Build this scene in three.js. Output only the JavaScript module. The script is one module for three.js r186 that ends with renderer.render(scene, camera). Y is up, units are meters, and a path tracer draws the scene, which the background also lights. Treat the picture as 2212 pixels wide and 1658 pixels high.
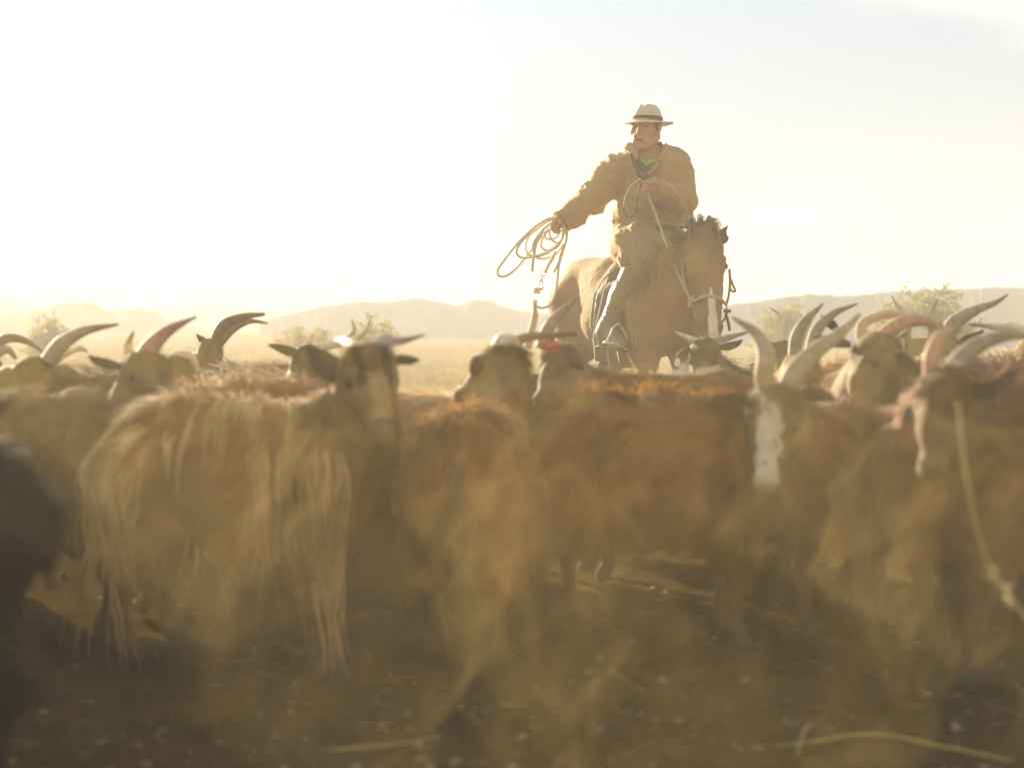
import * as THREE from 'three';
import { ImprovedNoise } from 'three/addons/math/ImprovedNoise.js';
import { mergeGeometries } from 'three/addons/utils/BufferGeometryUtils.js';

// ---------------------------------------------------------------- camera, sky, sun, exposure, haze
const EYE = 0.86, FOV = 32, FOCUS = 8.4, EXPOSURE = 5, HAZE = 0.014;
const scene = new THREE.Scene();
const camera = new THREE.PerspectiveCamera(FOV, 1024 / 767, 0.05, 2000);
const FPX = 829 / Math.tan(FOV * Math.PI / 360), TILT = Math.atan(139 / FPX);   // the photograph measured as 2212 x 1658
camera.position.set(0, EYE, 0);
camera.rotation.x = -TILT;
camera.focus = FOCUS;
camera.userData.fStop = camera.getFocalLength() / 22;                             // a 22 mm wide aperture
const sunTo = new THREE.Vector3(-1932 / FPX, 0.300, -1).normalize();
const sun = new THREE.DirectionalLight(new THREE.Color().setRGB(1, 0.86, 0.61), 4.3);
sun.position.copy(sunTo).multiplyScalar(60);
sun.castShadow = true; sun.shadow.radius = 1.2;
Object.assign(sun.shadow.camera, { left: -25, right: 25, top: 25, bottom: -25, near: 1, far: 140 });
sun.shadow.mapSize.set(2048, 2048);
scene.add(sun, sun.target);
scene.fog = new THREE.FogExp2(new THREE.Color().setRGB(1, 0.955, 0.86), HAZE);

const perlin = new ImprovedNoise();
const nz = (x, y, z) => perlin.noise(x + 31.7, y + 17.3, z + 5.1);
const fbm = (x, y, z, o = 4) => { let s = 0, a = 0.5; for (let i = 0; i < o; i++, a *= 0.5, x *= 2.03, y *= 2.03, z *= 2.03) s += a * nz(x, y, z); return s; };
const clamp = THREE.MathUtils.clamp, lerp = THREE.MathUtils.lerp, smooth = THREE.MathUtils.smoothstep;

function makeSky() {
  const W = 1024, H = 512, data = new Float32Array(W * H * 4);
  const lens = (az, el, a0, e0, wa, we, n) => { const x = (az - a0) / wa, y = (el - e0) / we; return smooth(1 - Math.hypot(x, y) + n, 0, 0.55); };
  for (let r = 0; r < H; r++) for (let c = 0; c < W; c++) {
    const el = ((r + 0.5) / H - 0.5) * Math.PI, ph = ((c + 0.5) / W - 0.5) * 2 * Math.PI;
    const x = Math.cos(ph) * Math.cos(el), y = Math.sin(el), z = Math.sin(ph) * Math.cos(el);
    const g = Math.acos(clamp(x * sunTo.x + y * sunTo.y + z * sunTo.z, -1, 1));
    const near = 0.66 * Math.exp(-g / 0.74) + 1.6 * Math.exp(-g / 0.17), low = Math.exp(-Math.max(el, 0) / 0.16);
    const back = smooth(g, 1.15, 2.3);                                             // away from the sun the sky is tinted amber to warm the fill light
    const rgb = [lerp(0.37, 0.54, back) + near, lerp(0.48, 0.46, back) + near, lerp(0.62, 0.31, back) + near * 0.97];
    const warm = [0.10, 0.07, 0.0];
    for (let i = 0; i < 3; i++) rgb[i] += warm[i] * low;
    const az = Math.atan2(x, -z) * 57.3, ed = el * 57.3;                           // azimuth right of the view, elevation, in degrees
    const n = fbm(az * 0.11, ed * 0.5, 3.3), n2 = fbm(az * 0.4, ed * 1.1, 8.1);
    let cloud = Math.max(lens(az, ed, 25, 14.4, 13.5, 3.6, n * 0.5), lens(az, ed, 31, 10.9, 12, 0.9, n * 0.35), 0.42 * lens(az, ed, 12, 4.4, 4, 1.5, n2 * 1.1), 0.3 * lens(az, ed, 22, 3.4, 8, 1.2, n2));
    cloud = Math.max(cloud, 0.55 * smooth(fbm(az * 0.03, ed * 0.09, 1.7), 0.12, 0.4) * smooth(ed, 15, 30));
    cloud *= smooth(ed, 1, 4);
    const lit = 1.12 + 0.12 * n + near * 0.25;
    const cw = [lit, lit * 0.985, lit * 0.945];
    for (let i = 0; i < 3; i++) data[(r * W + c) * 4 + i] = lerp(rgb[i], Math.max(cw[i], rgb[i]), cloud) / EXPOSURE;
    data[(r * W + c) * 4 + 3] = 1;
  }
  const t = new THREE.DataTexture(data, W, H, THREE.RGBAFormat, THREE.FloatType);
  t.mapping = THREE.EquirectangularReflectionMapping; t.magFilter = THREE.LinearFilter; t.needsUpdate = true;
  return t;
}
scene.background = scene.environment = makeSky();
const renderer = new THREE.WebGLRenderer({ antialias: true });
renderer.toneMapping = THREE.LinearToneMapping;
renderer.toneMappingExposure = EXPOSURE;
renderer.shadowMap.enabled = true;

// ---------------------------------------------------------------- helpers
let seedState = 7;
const seed = (s) => { seedState = s * 7919 + 13; };
const rnd = () => { seedState = (seedState + 0x6d2b79f5) | 0; let t = Math.imul(seedState ^ (seedState >>> 15), 1 | seedState); t = (t + Math.imul(t ^ (t >>> 7), 61 | t)) ^ t; return ((t ^ (t >>> 14)) >>> 0) / 4294967296; };
const rr = (a, b) => a + (b - a) * rnd();
const V = (x, y, z) => new THREE.Vector3(x, y, z);
const RGB = (r, g, b) => new THREE.Color().setRGB(r, g, b);
const UPV = V(0, 1, 0);
// the point that lies `depth` metres ahead of the camera position where the photograph (2212 wide) shows (u, v)
function at(u, v, depth) {
  const cx = (u - 1106) / FPX, cy = (829 - v) / FPX, s = Math.sin(TILT), c = Math.cos(TILT), y = cy * c - s, z = cy * s + c, k = depth / z;
  return V(cx * k, EYE + y * k, -depth);
}
const ground = (u, depth) => { const p = at(u, 829, depth); p.y = 0; return p; };

const names = new Map();
function numbered(name) { const n = names.get(name) ?? 0; names.set(name, n + 1); return n ? name + '_' + String(n).padStart(3, '0') : name; }
function thing(name, label, category, pos, group) {
  const o = new THREE.Group(); o.name = numbered(name); o.position.copy(pos); scene.add(o);
  o.userData = { label, category }; if (group) o.userData.group = group;
  return o;
}
function part(name, geo, mat, parent, opt = {}) {             // geometry in world coordinates, moved under its thing
  if (opt.world !== false) { const p = V(0, 0, 0); for (let q = parent; q; q = q.parent) p.add(q.position); geo.translate(-p.x, -p.y, -p.z); }
  const m = new THREE.Mesh(geo, mat); m.name = name; m.castShadow = m.receiveShadow = true; parent.add(m);
  if (opt.kind) m.userData.kind = opt.kind; if (opt.label) m.userData.label = opt.label;
  return m;
}
function structure(name, geo, mat, label) {
  const m = new THREE.Mesh(geo, mat); m.name = name; m.castShadow = m.receiveShadow = true; m.userData = { kind: 'structure', label }; scene.add(m); return m;
}
const std = (color, roughness = 0.8, extra = {}) => new THREE.MeshStandardMaterial({ color, roughness, ...extra });
const coat = () => new THREE.MeshStandardMaterial({ vertexColors: true, roughness: 0.85 });
const hairMat = new THREE.MeshPhysicalMaterial({ color: 0xffffff, roughness: 0.9, transmission: 0.45, thickness: 0, side: THREE.DoubleSide, specularIntensity: 0.4 });
const hairVC = new THREE.MeshPhysicalMaterial({ color: 0xffffff, vertexColors: true, roughness: 0.9, transmission: 0.4, thickness: 0, side: THREE.DoubleSide, specularIntensity: 0.4 });

// a smooth union of tapered capsules, with smooth cuts
class Field {
  constructor() { this.p = []; this.cuts = []; this.warp = null; }
  cap(a, b, ra, rb = ra, k = 0.04, flat = null, f = 1) {
    const d = b.clone().sub(a), c = a.clone().add(b).multiplyScalar(0.5), R = d.length() / 2 + Math.max(ra, rb) * Math.max(1, f);
    this.p.push({ ax: a.x, ay: a.y, az: a.z, dx: d.x, dy: d.y, dz: d.z, l: Math.max(d.lengthSq(), 1e-9), ra, rb, k, cx: c.x, cy: c.y, cz: c.z, R, n: flat, f });
    return this;
  }
  ball(a, r, k = 0.04, flat = null, f = 1) { return this.cap(a, a, r, r, k, flat, f); }
  chain(pts, radii, k = 0.04, flat = null, f = 1) { for (let i = 1; i < pts.length; i++) this.cap(pts[i - 1], pts[i], radii[i - 1], radii[i], k, flat, f); return this; }
  cut(a, r, k = 0.01) { this.cuts.push({ x: a.x, y: a.y, z: a.z, r, k }); return this; }
  box() {
    const lo = V(1e9, 1e9, 1e9), hi = V(-1e9, -1e9, -1e9);
    for (const q of this.p) { lo.min(V(q.cx - q.R, q.cy - q.R, q.cz - q.R)); hi.max(V(q.cx + q.R, q.cy + q.R, q.cz + q.R)); }
    return [lo, hi];
  }
  d(x, y, z) {
    let best = 1e3;
    for (const q of this.p) {
      const ex = x - q.cx, ey = y - q.cy, ez = z - q.cz, lim = best + q.k + q.R;
      if (lim < 900 && ex * ex + ey * ey + ez * ez > lim * lim) continue;
      let vx = x - q.ax, vy = y - q.ay, vz = z - q.az;
      let t = (vx * q.dx + vy * q.dy + vz * q.dz) / q.l; t = t < 0 ? 0 : t > 1 ? 1 : t;
      vx -= q.dx * t; vy -= q.dy * t; vz -= q.dz * t;
      if (q.n) { const s = (vx * q.n.x + vy * q.n.y + vz * q.n.z) * (1 / q.f - 1); vx += q.n.x * s; vy += q.n.y * s; vz += q.n.z * s; }
      const dist = (Math.sqrt(vx * vx + vy * vy + vz * vz) - (q.ra + (q.rb - q.ra) * t)) * (q.n ? Math.min(1, q.f) : 1);
      const h = Math.max(q.k - Math.abs(best - dist), 0) / q.k;
      best = Math.min(best, dist) - h * h * q.k * 0.25;
    }
    for (const c of this.cuts) {
      const s = c.r - Math.hypot(x - c.x, y - c.y, z - c.z), h = Math.max(c.k - Math.abs(best - s), 0) / c.k;
      best = Math.max(best, s) + h * h * c.k * 0.25;
    }
    return this.warp ? this.warp(x, y, z, best) : best;
  }
  grad(x, y, z, e = 0.003) { return V(this.d(x + e, y, z) - this.d(x - e, y, z), this.d(x, y + e, z) - this.d(x, y - e, z), this.d(x, y, z + e) - this.d(x, y, z - e)).normalize(); }
}
// naive surface nets: one continuous mesh of the field's zero level
function meshField(F, h, tint, pad = 0.03) {
  const [lo, hi] = F.box(); lo.subScalar(pad); hi.addScalar(pad);
  const nx = Math.ceil((hi.x - lo.x) / h) + 1, ny = Math.ceil((hi.y - lo.y) / h) + 1, nzz = Math.ceil((hi.z - lo.z) / h) + 1;
  const val = new Float32Array(nx * ny * nzz), id = new Int32Array(nx * ny * nzz).fill(-1), I = (i, j, k) => i + nx * (j + ny * k);
  // coarse skip: far nodes are filled from every fourth one
  const S = 4, safe = h * S * 1.75;
  for (let k = 0; k < nzz; k += S) for (let j = 0; j < ny; j += S) for (let i = 0; i < nx; i += S) {
    const m = S / 2, dc = F.d(lo.x + (i + m - 0.5) * h, lo.y + (j + m - 0.5) * h, lo.z + (k + m - 0.5) * h), far = Math.abs(dc) > safe + 0.02;
    for (let c = k; c < Math.min(k + S, nzz); c++) for (let b = j; b < Math.min(j + S, ny); b++) for (let a = i; a < Math.min(i + S, nx); a++) val[I(a, b, c)] = far ? dc : F.d(lo.x + a * h, lo.y + b * h, lo.z + c * h);
  }
  const pos = [], idx = [], E = [[0, 1], [2, 3], [4, 5], [6, 7], [0, 2], [1, 3], [4, 6], [5, 7], [0, 4], [1, 5], [2, 6], [3, 7]];
  const cv = new Float32Array(8);
  for (let k = 0; k < nzz - 1; k++) for (let j = 0; j < ny - 1; j++) for (let i = 0; i < nx - 1; i++) {
    let m = 0;
    for (let c = 0; c < 8; c++) { cv[c] = val[I(i + (c & 1), j + ((c >> 1) & 1), k + (c >> 2))]; if (cv[c] < 0) m |= 1 << c; }
    if (m === 0 || m === 255) continue;
    let sx = 0, sy = 0, sz = 0, n = 0;
    for (const [a, b] of E) {
      if (((m >> a) & 1) === ((m >> b) & 1)) continue;
      const t = cv[a] / (cv[a] - cv[b]);
      sx += (a & 1) + ((b & 1) - (a & 1)) * t; sy += ((a >> 1) & 1) + (((b >> 1) & 1) - ((a >> 1) & 1)) * t; sz += (a >> 2) + ((b >> 2) - (a >> 2)) * t; n++;
    }
    id[I(i, j, k)] = pos.length / 3;
    pos.push(lo.x + (i + sx / n) * h, lo.y + (j + sy / n) * h, lo.z + (k + sz / n) * h);
  }
  const quad = (a, b, c, d, flip) => { if (a < 0 || b < 0 || c < 0 || d < 0) return; flip ? idx.push(a, c, b, a, d, c) : idx.push(a, b, c, a, c, d); };
  for (let k = 1; k < nzz - 1; k++) for (let j = 1; j < ny - 1; j++) for (let i = 1; i < nx - 1; i++) {
    const s = val[I(i, j, k)] < 0;
    if (s !== val[I(i + 1, j, k)] < 0) quad(id[I(i, j - 1, k - 1)], id[I(i, j, k - 1)], id[I(i, j, k)], id[I(i, j - 1, k)], !s);
    if (s !== val[I(i, j + 1, k)] < 0) quad(id[I(i - 1, j, k - 1)], id[I(i - 1, j, k)], id[I(i, j, k)], id[I(i, j, k - 1)], !s);
    if (s !== val[I(i, j, k + 1)] < 0) quad(id[I(i - 1, j - 1, k)], id[I(i, j - 1, k)], id[I(i, j, k)], id[I(i - 1, j, k)], !s);
  }
  const g = new THREE.BufferGeometry(), P = new Float32Array(pos), N = new Float32Array(pos.length), C = tint ? new Float32Array(pos.length) : null, e = h * 0.6;
  for (let i = 0; i < P.length; i += 3) {
    for (let it = 0; it < 1; it++) { const d = F.d(P[i], P[i + 1], P[i + 2]), q = F.grad(P[i], P[i + 1], P[i + 2], e), s = clamp(d, -h, h) * 0.8; P[i] -= q.x * s; P[i + 1] -= q.y * s; P[i + 2] -= q.z * s; }
    const q = F.grad(P[i], P[i + 1], P[i + 2], e); N[i] = q.x; N[i + 1] = q.y; N[i + 2] = q.z;
    if (C) { const c = tint(P[i], P[i + 1], P[i + 2], q); C[i] = c[0]; C[i + 1] = c[1]; C[i + 2] = c[2]; }
  }
  g.setAttribute('position', new THREE.BufferAttribute(P, 3)); g.setAttribute('normal', new THREE.BufferAttribute(N, 3));
  if (C) g.setAttribute('color', new THREE.BufferAttribute(C, 3));
  g.setIndex(new THREE.BufferAttribute(pos.length / 3 > 65535 ? new Uint32Array(idx) : new Uint32Array(idx), 1));
  return g;
}
// a tube along points whose half-width follows width(t); flat = thickness over width; wide = the direction of the width
function sweep(pts, width, { seg = 16, sides = 8, flat = 1, wide = null, ridge = 0, ridges = 0, color = null } = {}) {
  const curve = pts.length > 2 ? new THREE.CatmullRomCurve3(pts, false, 'centripetal') : new THREE.LineCurve3(pts[0], pts[1]);
  const P = [], idx = [], C = [], T = V(0, 0, 0); let prev = null;
  for (let i = 0; i <= seg; i++) {
    const t = i / seg, p = curve.getPoint(t); curve.getTangent(Math.min(Math.max(t, 0.001), 0.999), T);
    let W = wide ? wide.clone() : (prev ? prev.clone() : Math.abs(T.y) < 0.9 ? UPV.clone() : V(1, 0, 0));
    W.addScaledVector(T, -W.dot(T)); if (W.lengthSq() < 1e-8) W.set(T.y, T.z, T.x).addScaledVector(T, -T.dot(V(T.y, T.z, T.x))); W.normalize(); prev = W;
    const B = T.clone().cross(W).normalize(), w = Math.max(width(t), 1e-5) * (1 + ridge * Math.sin(t * ridges * 2 * Math.PI));
    for (let s = 0; s < sides; s++) { const a = s / sides * 2 * Math.PI; const q = p.clone().addScaledVector(W, Math.cos(a) * w).addScaledVector(B, Math.sin(a) * w * flat); P.push(q.x, q.y, q.z); if (color) C.push(...color(t, q)); }
  }
  for (let i = 0; i < seg; i++) for (let s = 0; s < sides; s++) { const a = i * sides + s, b = i * sides + (s + 1) % sides; idx.push(a, b, a + sides, b, b + sides, a + sides); }
  for (const [row, f] of [[0, 1], [seg, 0]]) for (let s = 1; s < sides - 1; s++) f ? idx.push(row * sides, row * sides + s + 1, row * sides + s) : idx.push(row * sides, row * sides + s, row * sides + s + 1);
  const g = new THREE.BufferGeometry(); g.setAttribute('position', new THREE.Float32BufferAttribute(P, 3)); if (color) g.setAttribute('color', new THREE.Float32BufferAttribute(C, 3));
  g.setIndex(idx); g.computeVertexNormals(); return g;
}
function sampler(g) {
  const p = g.attributes.position.array, ix = g.index.array, n = ix.length / 3, cum = new Float32Array(n), A = V(0, 0, 0), B = V(0, 0, 0), Cc = V(0, 0, 0); let tot = 0;
  for (let i = 0; i < n; i++) { A.fromArray(p, ix[i * 3] * 3); B.fromArray(p, ix[i * 3 + 1] * 3).sub(A); Cc.fromArray(p, ix[i * 3 + 2] * 3).sub(A); tot += B.cross(Cc).length() / 2; cum[i] = tot; }
  const Nn = g.attributes.normal.array, col = g.attributes.color?.array;
  return () => {
    const r = rnd() * tot; let a = 0, b = n - 1; while (a < b) { const m = (a + b) >> 1; cum[m] < r ? a = m + 1 : b = m; }
    let u = rnd(), v = rnd(); if (u + v > 1) { u = 1 - u; v = 1 - v; }
    const w = 1 - u - v, [i, j, k] = [ix[a * 3] * 3, ix[a * 3 + 1] * 3, ix[a * 3 + 2] * 3], mix = (q) => V(q[i] * w + q[j] * u + q[k] * v, q[i + 1] * w + q[j + 1] * u + q[k + 1] * v, q[i + 2] * w + q[j + 2] * u + q[k + 2] * v);
    return { p: mix(p), n: mix(Nn).normalize(), c: col ? mix(col) : null };
  };
}
// one hair: a tapered ribbon that leaves the skin along +y and bends over to +x
const strand = (() => {
  const P = [], N = [], idx = [], S = [0, 0.3, 0.65, 1], W = [1, 0.9, 0.6, 0.05];
  S.forEach((s, i) => { const y = s * (1.25 - 0.85 * s); P.push(s, y, W[i], s, y, -W[i]); N.push(0, 1, 0, 0, 1, 0); if (i) { const a = i * 2 - 2; idx.push(a, a + 2, a + 1, a + 1, a + 2, a + 3); } });
  const g = new THREE.BufferGeometry(); g.setAttribute('position', new THREE.Float32BufferAttribute(P, 3)); g.setAttribute('normal', new THREE.Float32BufferAttribute(N, 3)); g.setIndex(idx); return g;
})();
// count hairs over the body; flow(p, n) = the way they lie, length(p, n) in metres (0 = none), width in metres
function fur(name, parent, skin, count, flow, length, width, lift = 0.5, tint = null) {
  const take = sampler(skin), m = new THREE.InstancedMesh(strand, hairMat, count), M = new THREE.Matrix4(), c = new THREE.Color(); let n = 0;
  for (let tries = 0; n < count && tries < count * 3; tries++) {
    const s = take(), L = length(s.p, s.n); if (L <= 0) continue;
    const X = flow(s.p, s.n).add(V(rr(-0.2, 0.2), rr(-0.2, 0.2), rr(-0.2, 0.2))); X.addScaledVector(s.n, -X.dot(s.n)); if (X.lengthSq() < 1e-6) continue; X.normalize();
    const Z = X.clone().cross(s.n), l = L * rr(0.65, 1.25), y = lift * rr(0.5, 1.4);
    const root = s.p.clone().addScaledVector(s.n, -0.003);
    M.makeBasis(X.multiplyScalar(l), s.n.clone().multiplyScalar(l * y), Z.multiplyScalar(width * rr(0.6, 1.3))); M.setPosition(root); m.setMatrixAt(n, M);
    const cl = nz(s.p.x * 34, s.p.y * 12, s.p.z * 34), b = rr(0.82, 1.22) * (1 + 0.16 * cl); const k = tint ? tint(s) : [s.c.x, s.c.y, s.c.z]; c.setRGB(k[0] * b, k[1] * b, k[2] * b); m.setColorAt(n, c); n++;
  }
  m.count = n; m.name = name; m.userData.kind = 'stuff'; m.castShadow = m.receiveShadow = true; m.frustumCulled = false; parent.add(m); return m;
}

// ---------------------------------------------------------------- the ground, the far hills, the dry steppe
const groundY = (x, z) => { const d = Math.hypot(x, z); return 0.026 * fbm(x * 0.9, 3.1, z * 0.9, 3) + 0.022 * smooth(9 - d, 0, 4) * (fbm(x * 13, 7.7, z * 13, 4) - 0.7 * Math.max(0, nz(x * 9, 1.1, z * 9) - 0.25)) + smooth(d, 20, 70) * 0.25 * fbm(x * 0.05, 1.3, z * 0.05, 3) - 0.012; };
const grassy = (x, z) => smooth(-z + 0.9 * nz(x * 0.5, 2.2, z * 0.5), 4.9, 7.0);       // 0 = trodden earth, 1 = dry grass
{
  const ang = []; for (let a = -36; a <= 36.001; a += 0.2) ang.push(a); for (let a = 42; a < 324; a += 6) ang.push(a);
  const rad = [0.05]; for (let r = 0.6; r < 215; r *= r < 12 ? 1.012 : 1.03) rad.push(r);
  const P = [], C = [], U = [], idx = [], nA = ang.length;
  for (const r of rad) for (const a of ang) {
    const x = Math.sin(a / 57.29578) * r, z = -Math.cos(a / 57.29578) * r;
    P.push(x, groundY(x, z), z); U.push(x / 1.7, z / 1.7);
    const g = grassy(x, z), n = 1 + 0.5 * fbm(x * 1.1, 9.9, z * 1.1), m = 1 + 0.6 * fbm(x * 7, 4.1, z * 7, 3);
    const soil = [0.085 * n * m, 0.054 * n * m, 0.018 * n * m], dry = [0.30 * n, 0.22 * n, 0.095 * n];
    for (let i = 0; i < 3; i++) C.push(lerp(soil[i], dry[i], g));
  }
  for (let i = 0; i < rad.length - 1; i++) for (let j = 0; j < nA; j++) { const a = i * nA + j, b = i * nA + (j + 1) % nA; idx.push(a, b, a + nA, b, b + nA, a + nA); }
  const g = new THREE.BufferGeometry(); g.setAttribute('position', new THREE.Float32BufferAttribute(P, 3)); g.setAttribute('color', new THREE.Float32BufferAttribute(C, 3)); g.setAttribute('uv', new THREE.Float32BufferAttribute(U, 2));
  g.setIndex(idx); g.computeVertexNormals();
  const S = 512, data = new Uint8Array(S * S * 4); seed(3);
  const f = new Float32Array(S * S).fill(0.72);
  for (let i = 0; i < 9000; i++) { const x = rnd() * S, y = rnd() * S, r = rr(0.6, 2.6), v = rr(0.5, 1.0); for (let b = -3; b <= 3; b++) for (let a = -3; a <= 3; a++) if (a * a + b * b <= r * r) f[((y + b + S) % S | 0) * S + ((x + a + S) % S | 0)] = v; }
  for (let i = 0; i < 900; i++) { let x = rnd() * S, y = rnd() * S, t = rnd() * 6.3; const v = rr(0.85, 1); for (let k = rr(8, 40); k > 0; k--) { f[((y + S) % S | 0) * S + ((x + S) % S | 0)] = v; x += Math.cos(t); y += Math.sin(t); t += rr(-0.06, 0.06); x = (x + S) % S; y = (y + S) % S; } }
  for (let i = 0; i < S * S; i++) { const v = clamp(f[i] * rr(0.9, 1.08), 0, 1); data[i * 4] = v * 255; data[i * 4 + 1] = v * 250; data[i * 4 + 2] = v * 240; data[i * 4 + 3] = 255; }
  const t = new THREE.DataTexture(data, S, S); t.wrapS = t.wrapT = THREE.RepeatWrapping; t.magFilter = THREE.LinearFilter; t.needsUpdate = true;
  structure('ground', g, new THREE.MeshPhysicalMaterial({ vertexColors: true, map: t, bumpMap: t, bumpScale: 0.004, roughness: 1, specularIntensity: 0, side: THREE.DoubleSide }), 'trodden brown earth with stones and straw running out into dry steppe');
}
// a hill range whose crest follows the points [u, v] of the photograph, `dist` metres off, with gullied slopes of real depth
function hillRange(label, crest, dist, rgb, s) {
  const cols = [], rows = 15, first = crest[0][0], last = crest[crest.length - 1][0], step = 3;
  const P = [], C = [], idx = [];
  for (let u = first; u <= last; u += step) {
    let i = 0; while (i < crest.length - 2 && crest[i + 1][0] < u) i++;
    const [a, b] = [crest[i], crest[i + 1]], t = (u - a[0]) / (b[0] - a[0]), v = lerp(a[1], b[1], t) + 5.5 * fbm(u * 0.045, s, 0.5, 6);
    cols.push([u, v]);
  }
  for (const [u, v] of cols) {
    const top = at(u, v, dist).y, dirn = at(u, 700, 1); dirn.y = 0;
    for (let r = 0; r < rows; r++) {
      const q = r / (rows - 1), f = q < 0.7 ? q / 0.7 : 1 - (q - 0.7) / 0.3, prof = Math.pow(Math.max(f, 0), 0.85);
      const d = dist + (q - 0.7) * 9 + 2 * fbm(u * 0.02, q * 2, s + 9, 3) * (1 - f);
      const gully = 1 - 0.25 * Math.abs(fbm(u * 0.016, q * 2.2, s, 3)) * (1 - f) * 2 * Math.min(1, f * 4);
      P.push(dirn.x * d, Math.max(top, 0.1) * prof * gully - (1 - f) * 0.3, dirn.z * d);
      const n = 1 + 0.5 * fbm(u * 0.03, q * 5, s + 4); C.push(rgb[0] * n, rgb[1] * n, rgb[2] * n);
    }
  }
  for (let i = 0; i < cols.length - 1; i++) for (let r = 0; r < rows - 1; r++) { const a = i * rows + r, b = a + rows; idx.push(a, b, a + 1, b, b + 1, a + 1); }
  const g = new THREE.BufferGeometry(); g.setAttribute('position', new THREE.Float32BufferAttribute(P, 3)); g.setAttribute('color', new THREE.Float32BufferAttribute(C, 3)); g.setIndex(idx); g.computeVertexNormals();
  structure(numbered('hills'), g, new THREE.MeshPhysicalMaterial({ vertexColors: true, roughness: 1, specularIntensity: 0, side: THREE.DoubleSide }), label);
}
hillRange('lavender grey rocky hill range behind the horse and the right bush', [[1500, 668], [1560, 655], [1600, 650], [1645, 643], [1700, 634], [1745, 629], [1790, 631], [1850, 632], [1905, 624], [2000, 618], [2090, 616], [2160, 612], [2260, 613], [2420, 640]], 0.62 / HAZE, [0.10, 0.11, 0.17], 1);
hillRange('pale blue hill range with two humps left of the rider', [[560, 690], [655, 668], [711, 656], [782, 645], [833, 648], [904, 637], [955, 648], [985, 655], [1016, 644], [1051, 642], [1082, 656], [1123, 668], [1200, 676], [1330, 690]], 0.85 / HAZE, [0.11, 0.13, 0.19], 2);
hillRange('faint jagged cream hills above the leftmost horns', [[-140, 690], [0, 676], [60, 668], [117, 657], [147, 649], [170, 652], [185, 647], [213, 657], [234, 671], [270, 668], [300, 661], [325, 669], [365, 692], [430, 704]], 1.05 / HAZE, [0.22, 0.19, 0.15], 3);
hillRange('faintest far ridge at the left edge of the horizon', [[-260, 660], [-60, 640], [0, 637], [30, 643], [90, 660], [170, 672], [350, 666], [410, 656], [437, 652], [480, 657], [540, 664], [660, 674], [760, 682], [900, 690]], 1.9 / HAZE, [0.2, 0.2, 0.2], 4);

// dry grass: one tuft, repeated
const tuft = (() => {
  const parts = []; seed(11);
  for (let i = 0; i < 13; i++) {
    const a = rr(0, 6.28), r = rr(0, 0.09), h = rr(0.5, 1), lean = rr(0.05, 0.45), w = rr(0.004, 0.008), P = [], idx = [];
    [0, 0.5, 1].forEach((s, k) => { const x = Math.cos(a) * (r + lean * s * s * h), z = Math.sin(a) * (r + lean * s * s * h), ww = w * (1 - s * 0.95); P.push(x - Math.sin(a) * ww, s * h, z + Math.cos(a) * ww, x + Math.sin(a) * ww, s * h, z - Math.cos(a) * ww); if (k) { const b = k * 2 - 2; idx.push(b, b + 1, b + 2, b + 1, b + 3, b + 2); } });
    const g = new THREE.BufferGeometry(); g.setAttribute('position', new THREE.Float32BufferAttribute(P, 3)); g.setIndex(idx); g.computeVertexNormals(); parts.push(g);
  }
  return mergeGeometries(parts);
})();
const grassMat = new THREE.MeshPhysicalMaterial({ color: 0xffffff, roughness: 0.85, transmission: 0.45, thickness: 0, side: THREE.DoubleSide, specularIntensity: 0.5 });
{
  seed(12); const N = 46000, m = new THREE.InstancedMesh(tuft, grassMat, N), M = new THREE.Matrix4(), q = new THREE.Quaternion(), c = new THREE.Color(); let n = 0;
  for (let i = 0; i < N * 2 && n < N; i++) {
    const d = 4.4 * Math.pow(19, Math.pow(rnd(), 0.8)), u = rr(-420, 2630), p = at(u, 829, d), keep = grassy(p.x, p.z) * (0.35 + 0.9 * smooth(fbm(p.x * 0.35, 0.2, p.z * 0.35), -0.3, 0.35));
    if (rnd() > keep) continue;
    const s = rr(0.5, 1.3) * (1 + d / 45), h = rr(0.07, 0.2) * (1 + 0.3 * nz(p.x, 0, p.z)) * (d < 8 ? 0.75 : 1);
    q.setFromEuler(new THREE.Euler(rr(-0.2, 0.2), rr(0, 6.28), rr(-0.2, 0.2)));
    M.compose(V(p.x, groundY(p.x, p.z) - 0.005, p.z), q, V(s, h, s)); m.setMatrixAt(n, M);
    const k = rr(0.7, 1.25), gr = smooth(nz(p.x * 0.2, 5, p.z * 0.2), 0.1, 0.5) * 0.5; c.setRGB(0.52 * k * (1 - gr * 0.12), 0.385 * k, 0.15 * k); m.setColorAt(n, c); n++;
  }
  m.count = n; m.name = 'dry_grass'; m.userData = { label: 'dry golden steppe grass growing behind the herd', category: 'grass', kind: 'stuff' }; m.castShadow = m.receiveShadow = true; m.frustumCulled = false; scene.add(m);
}
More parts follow.
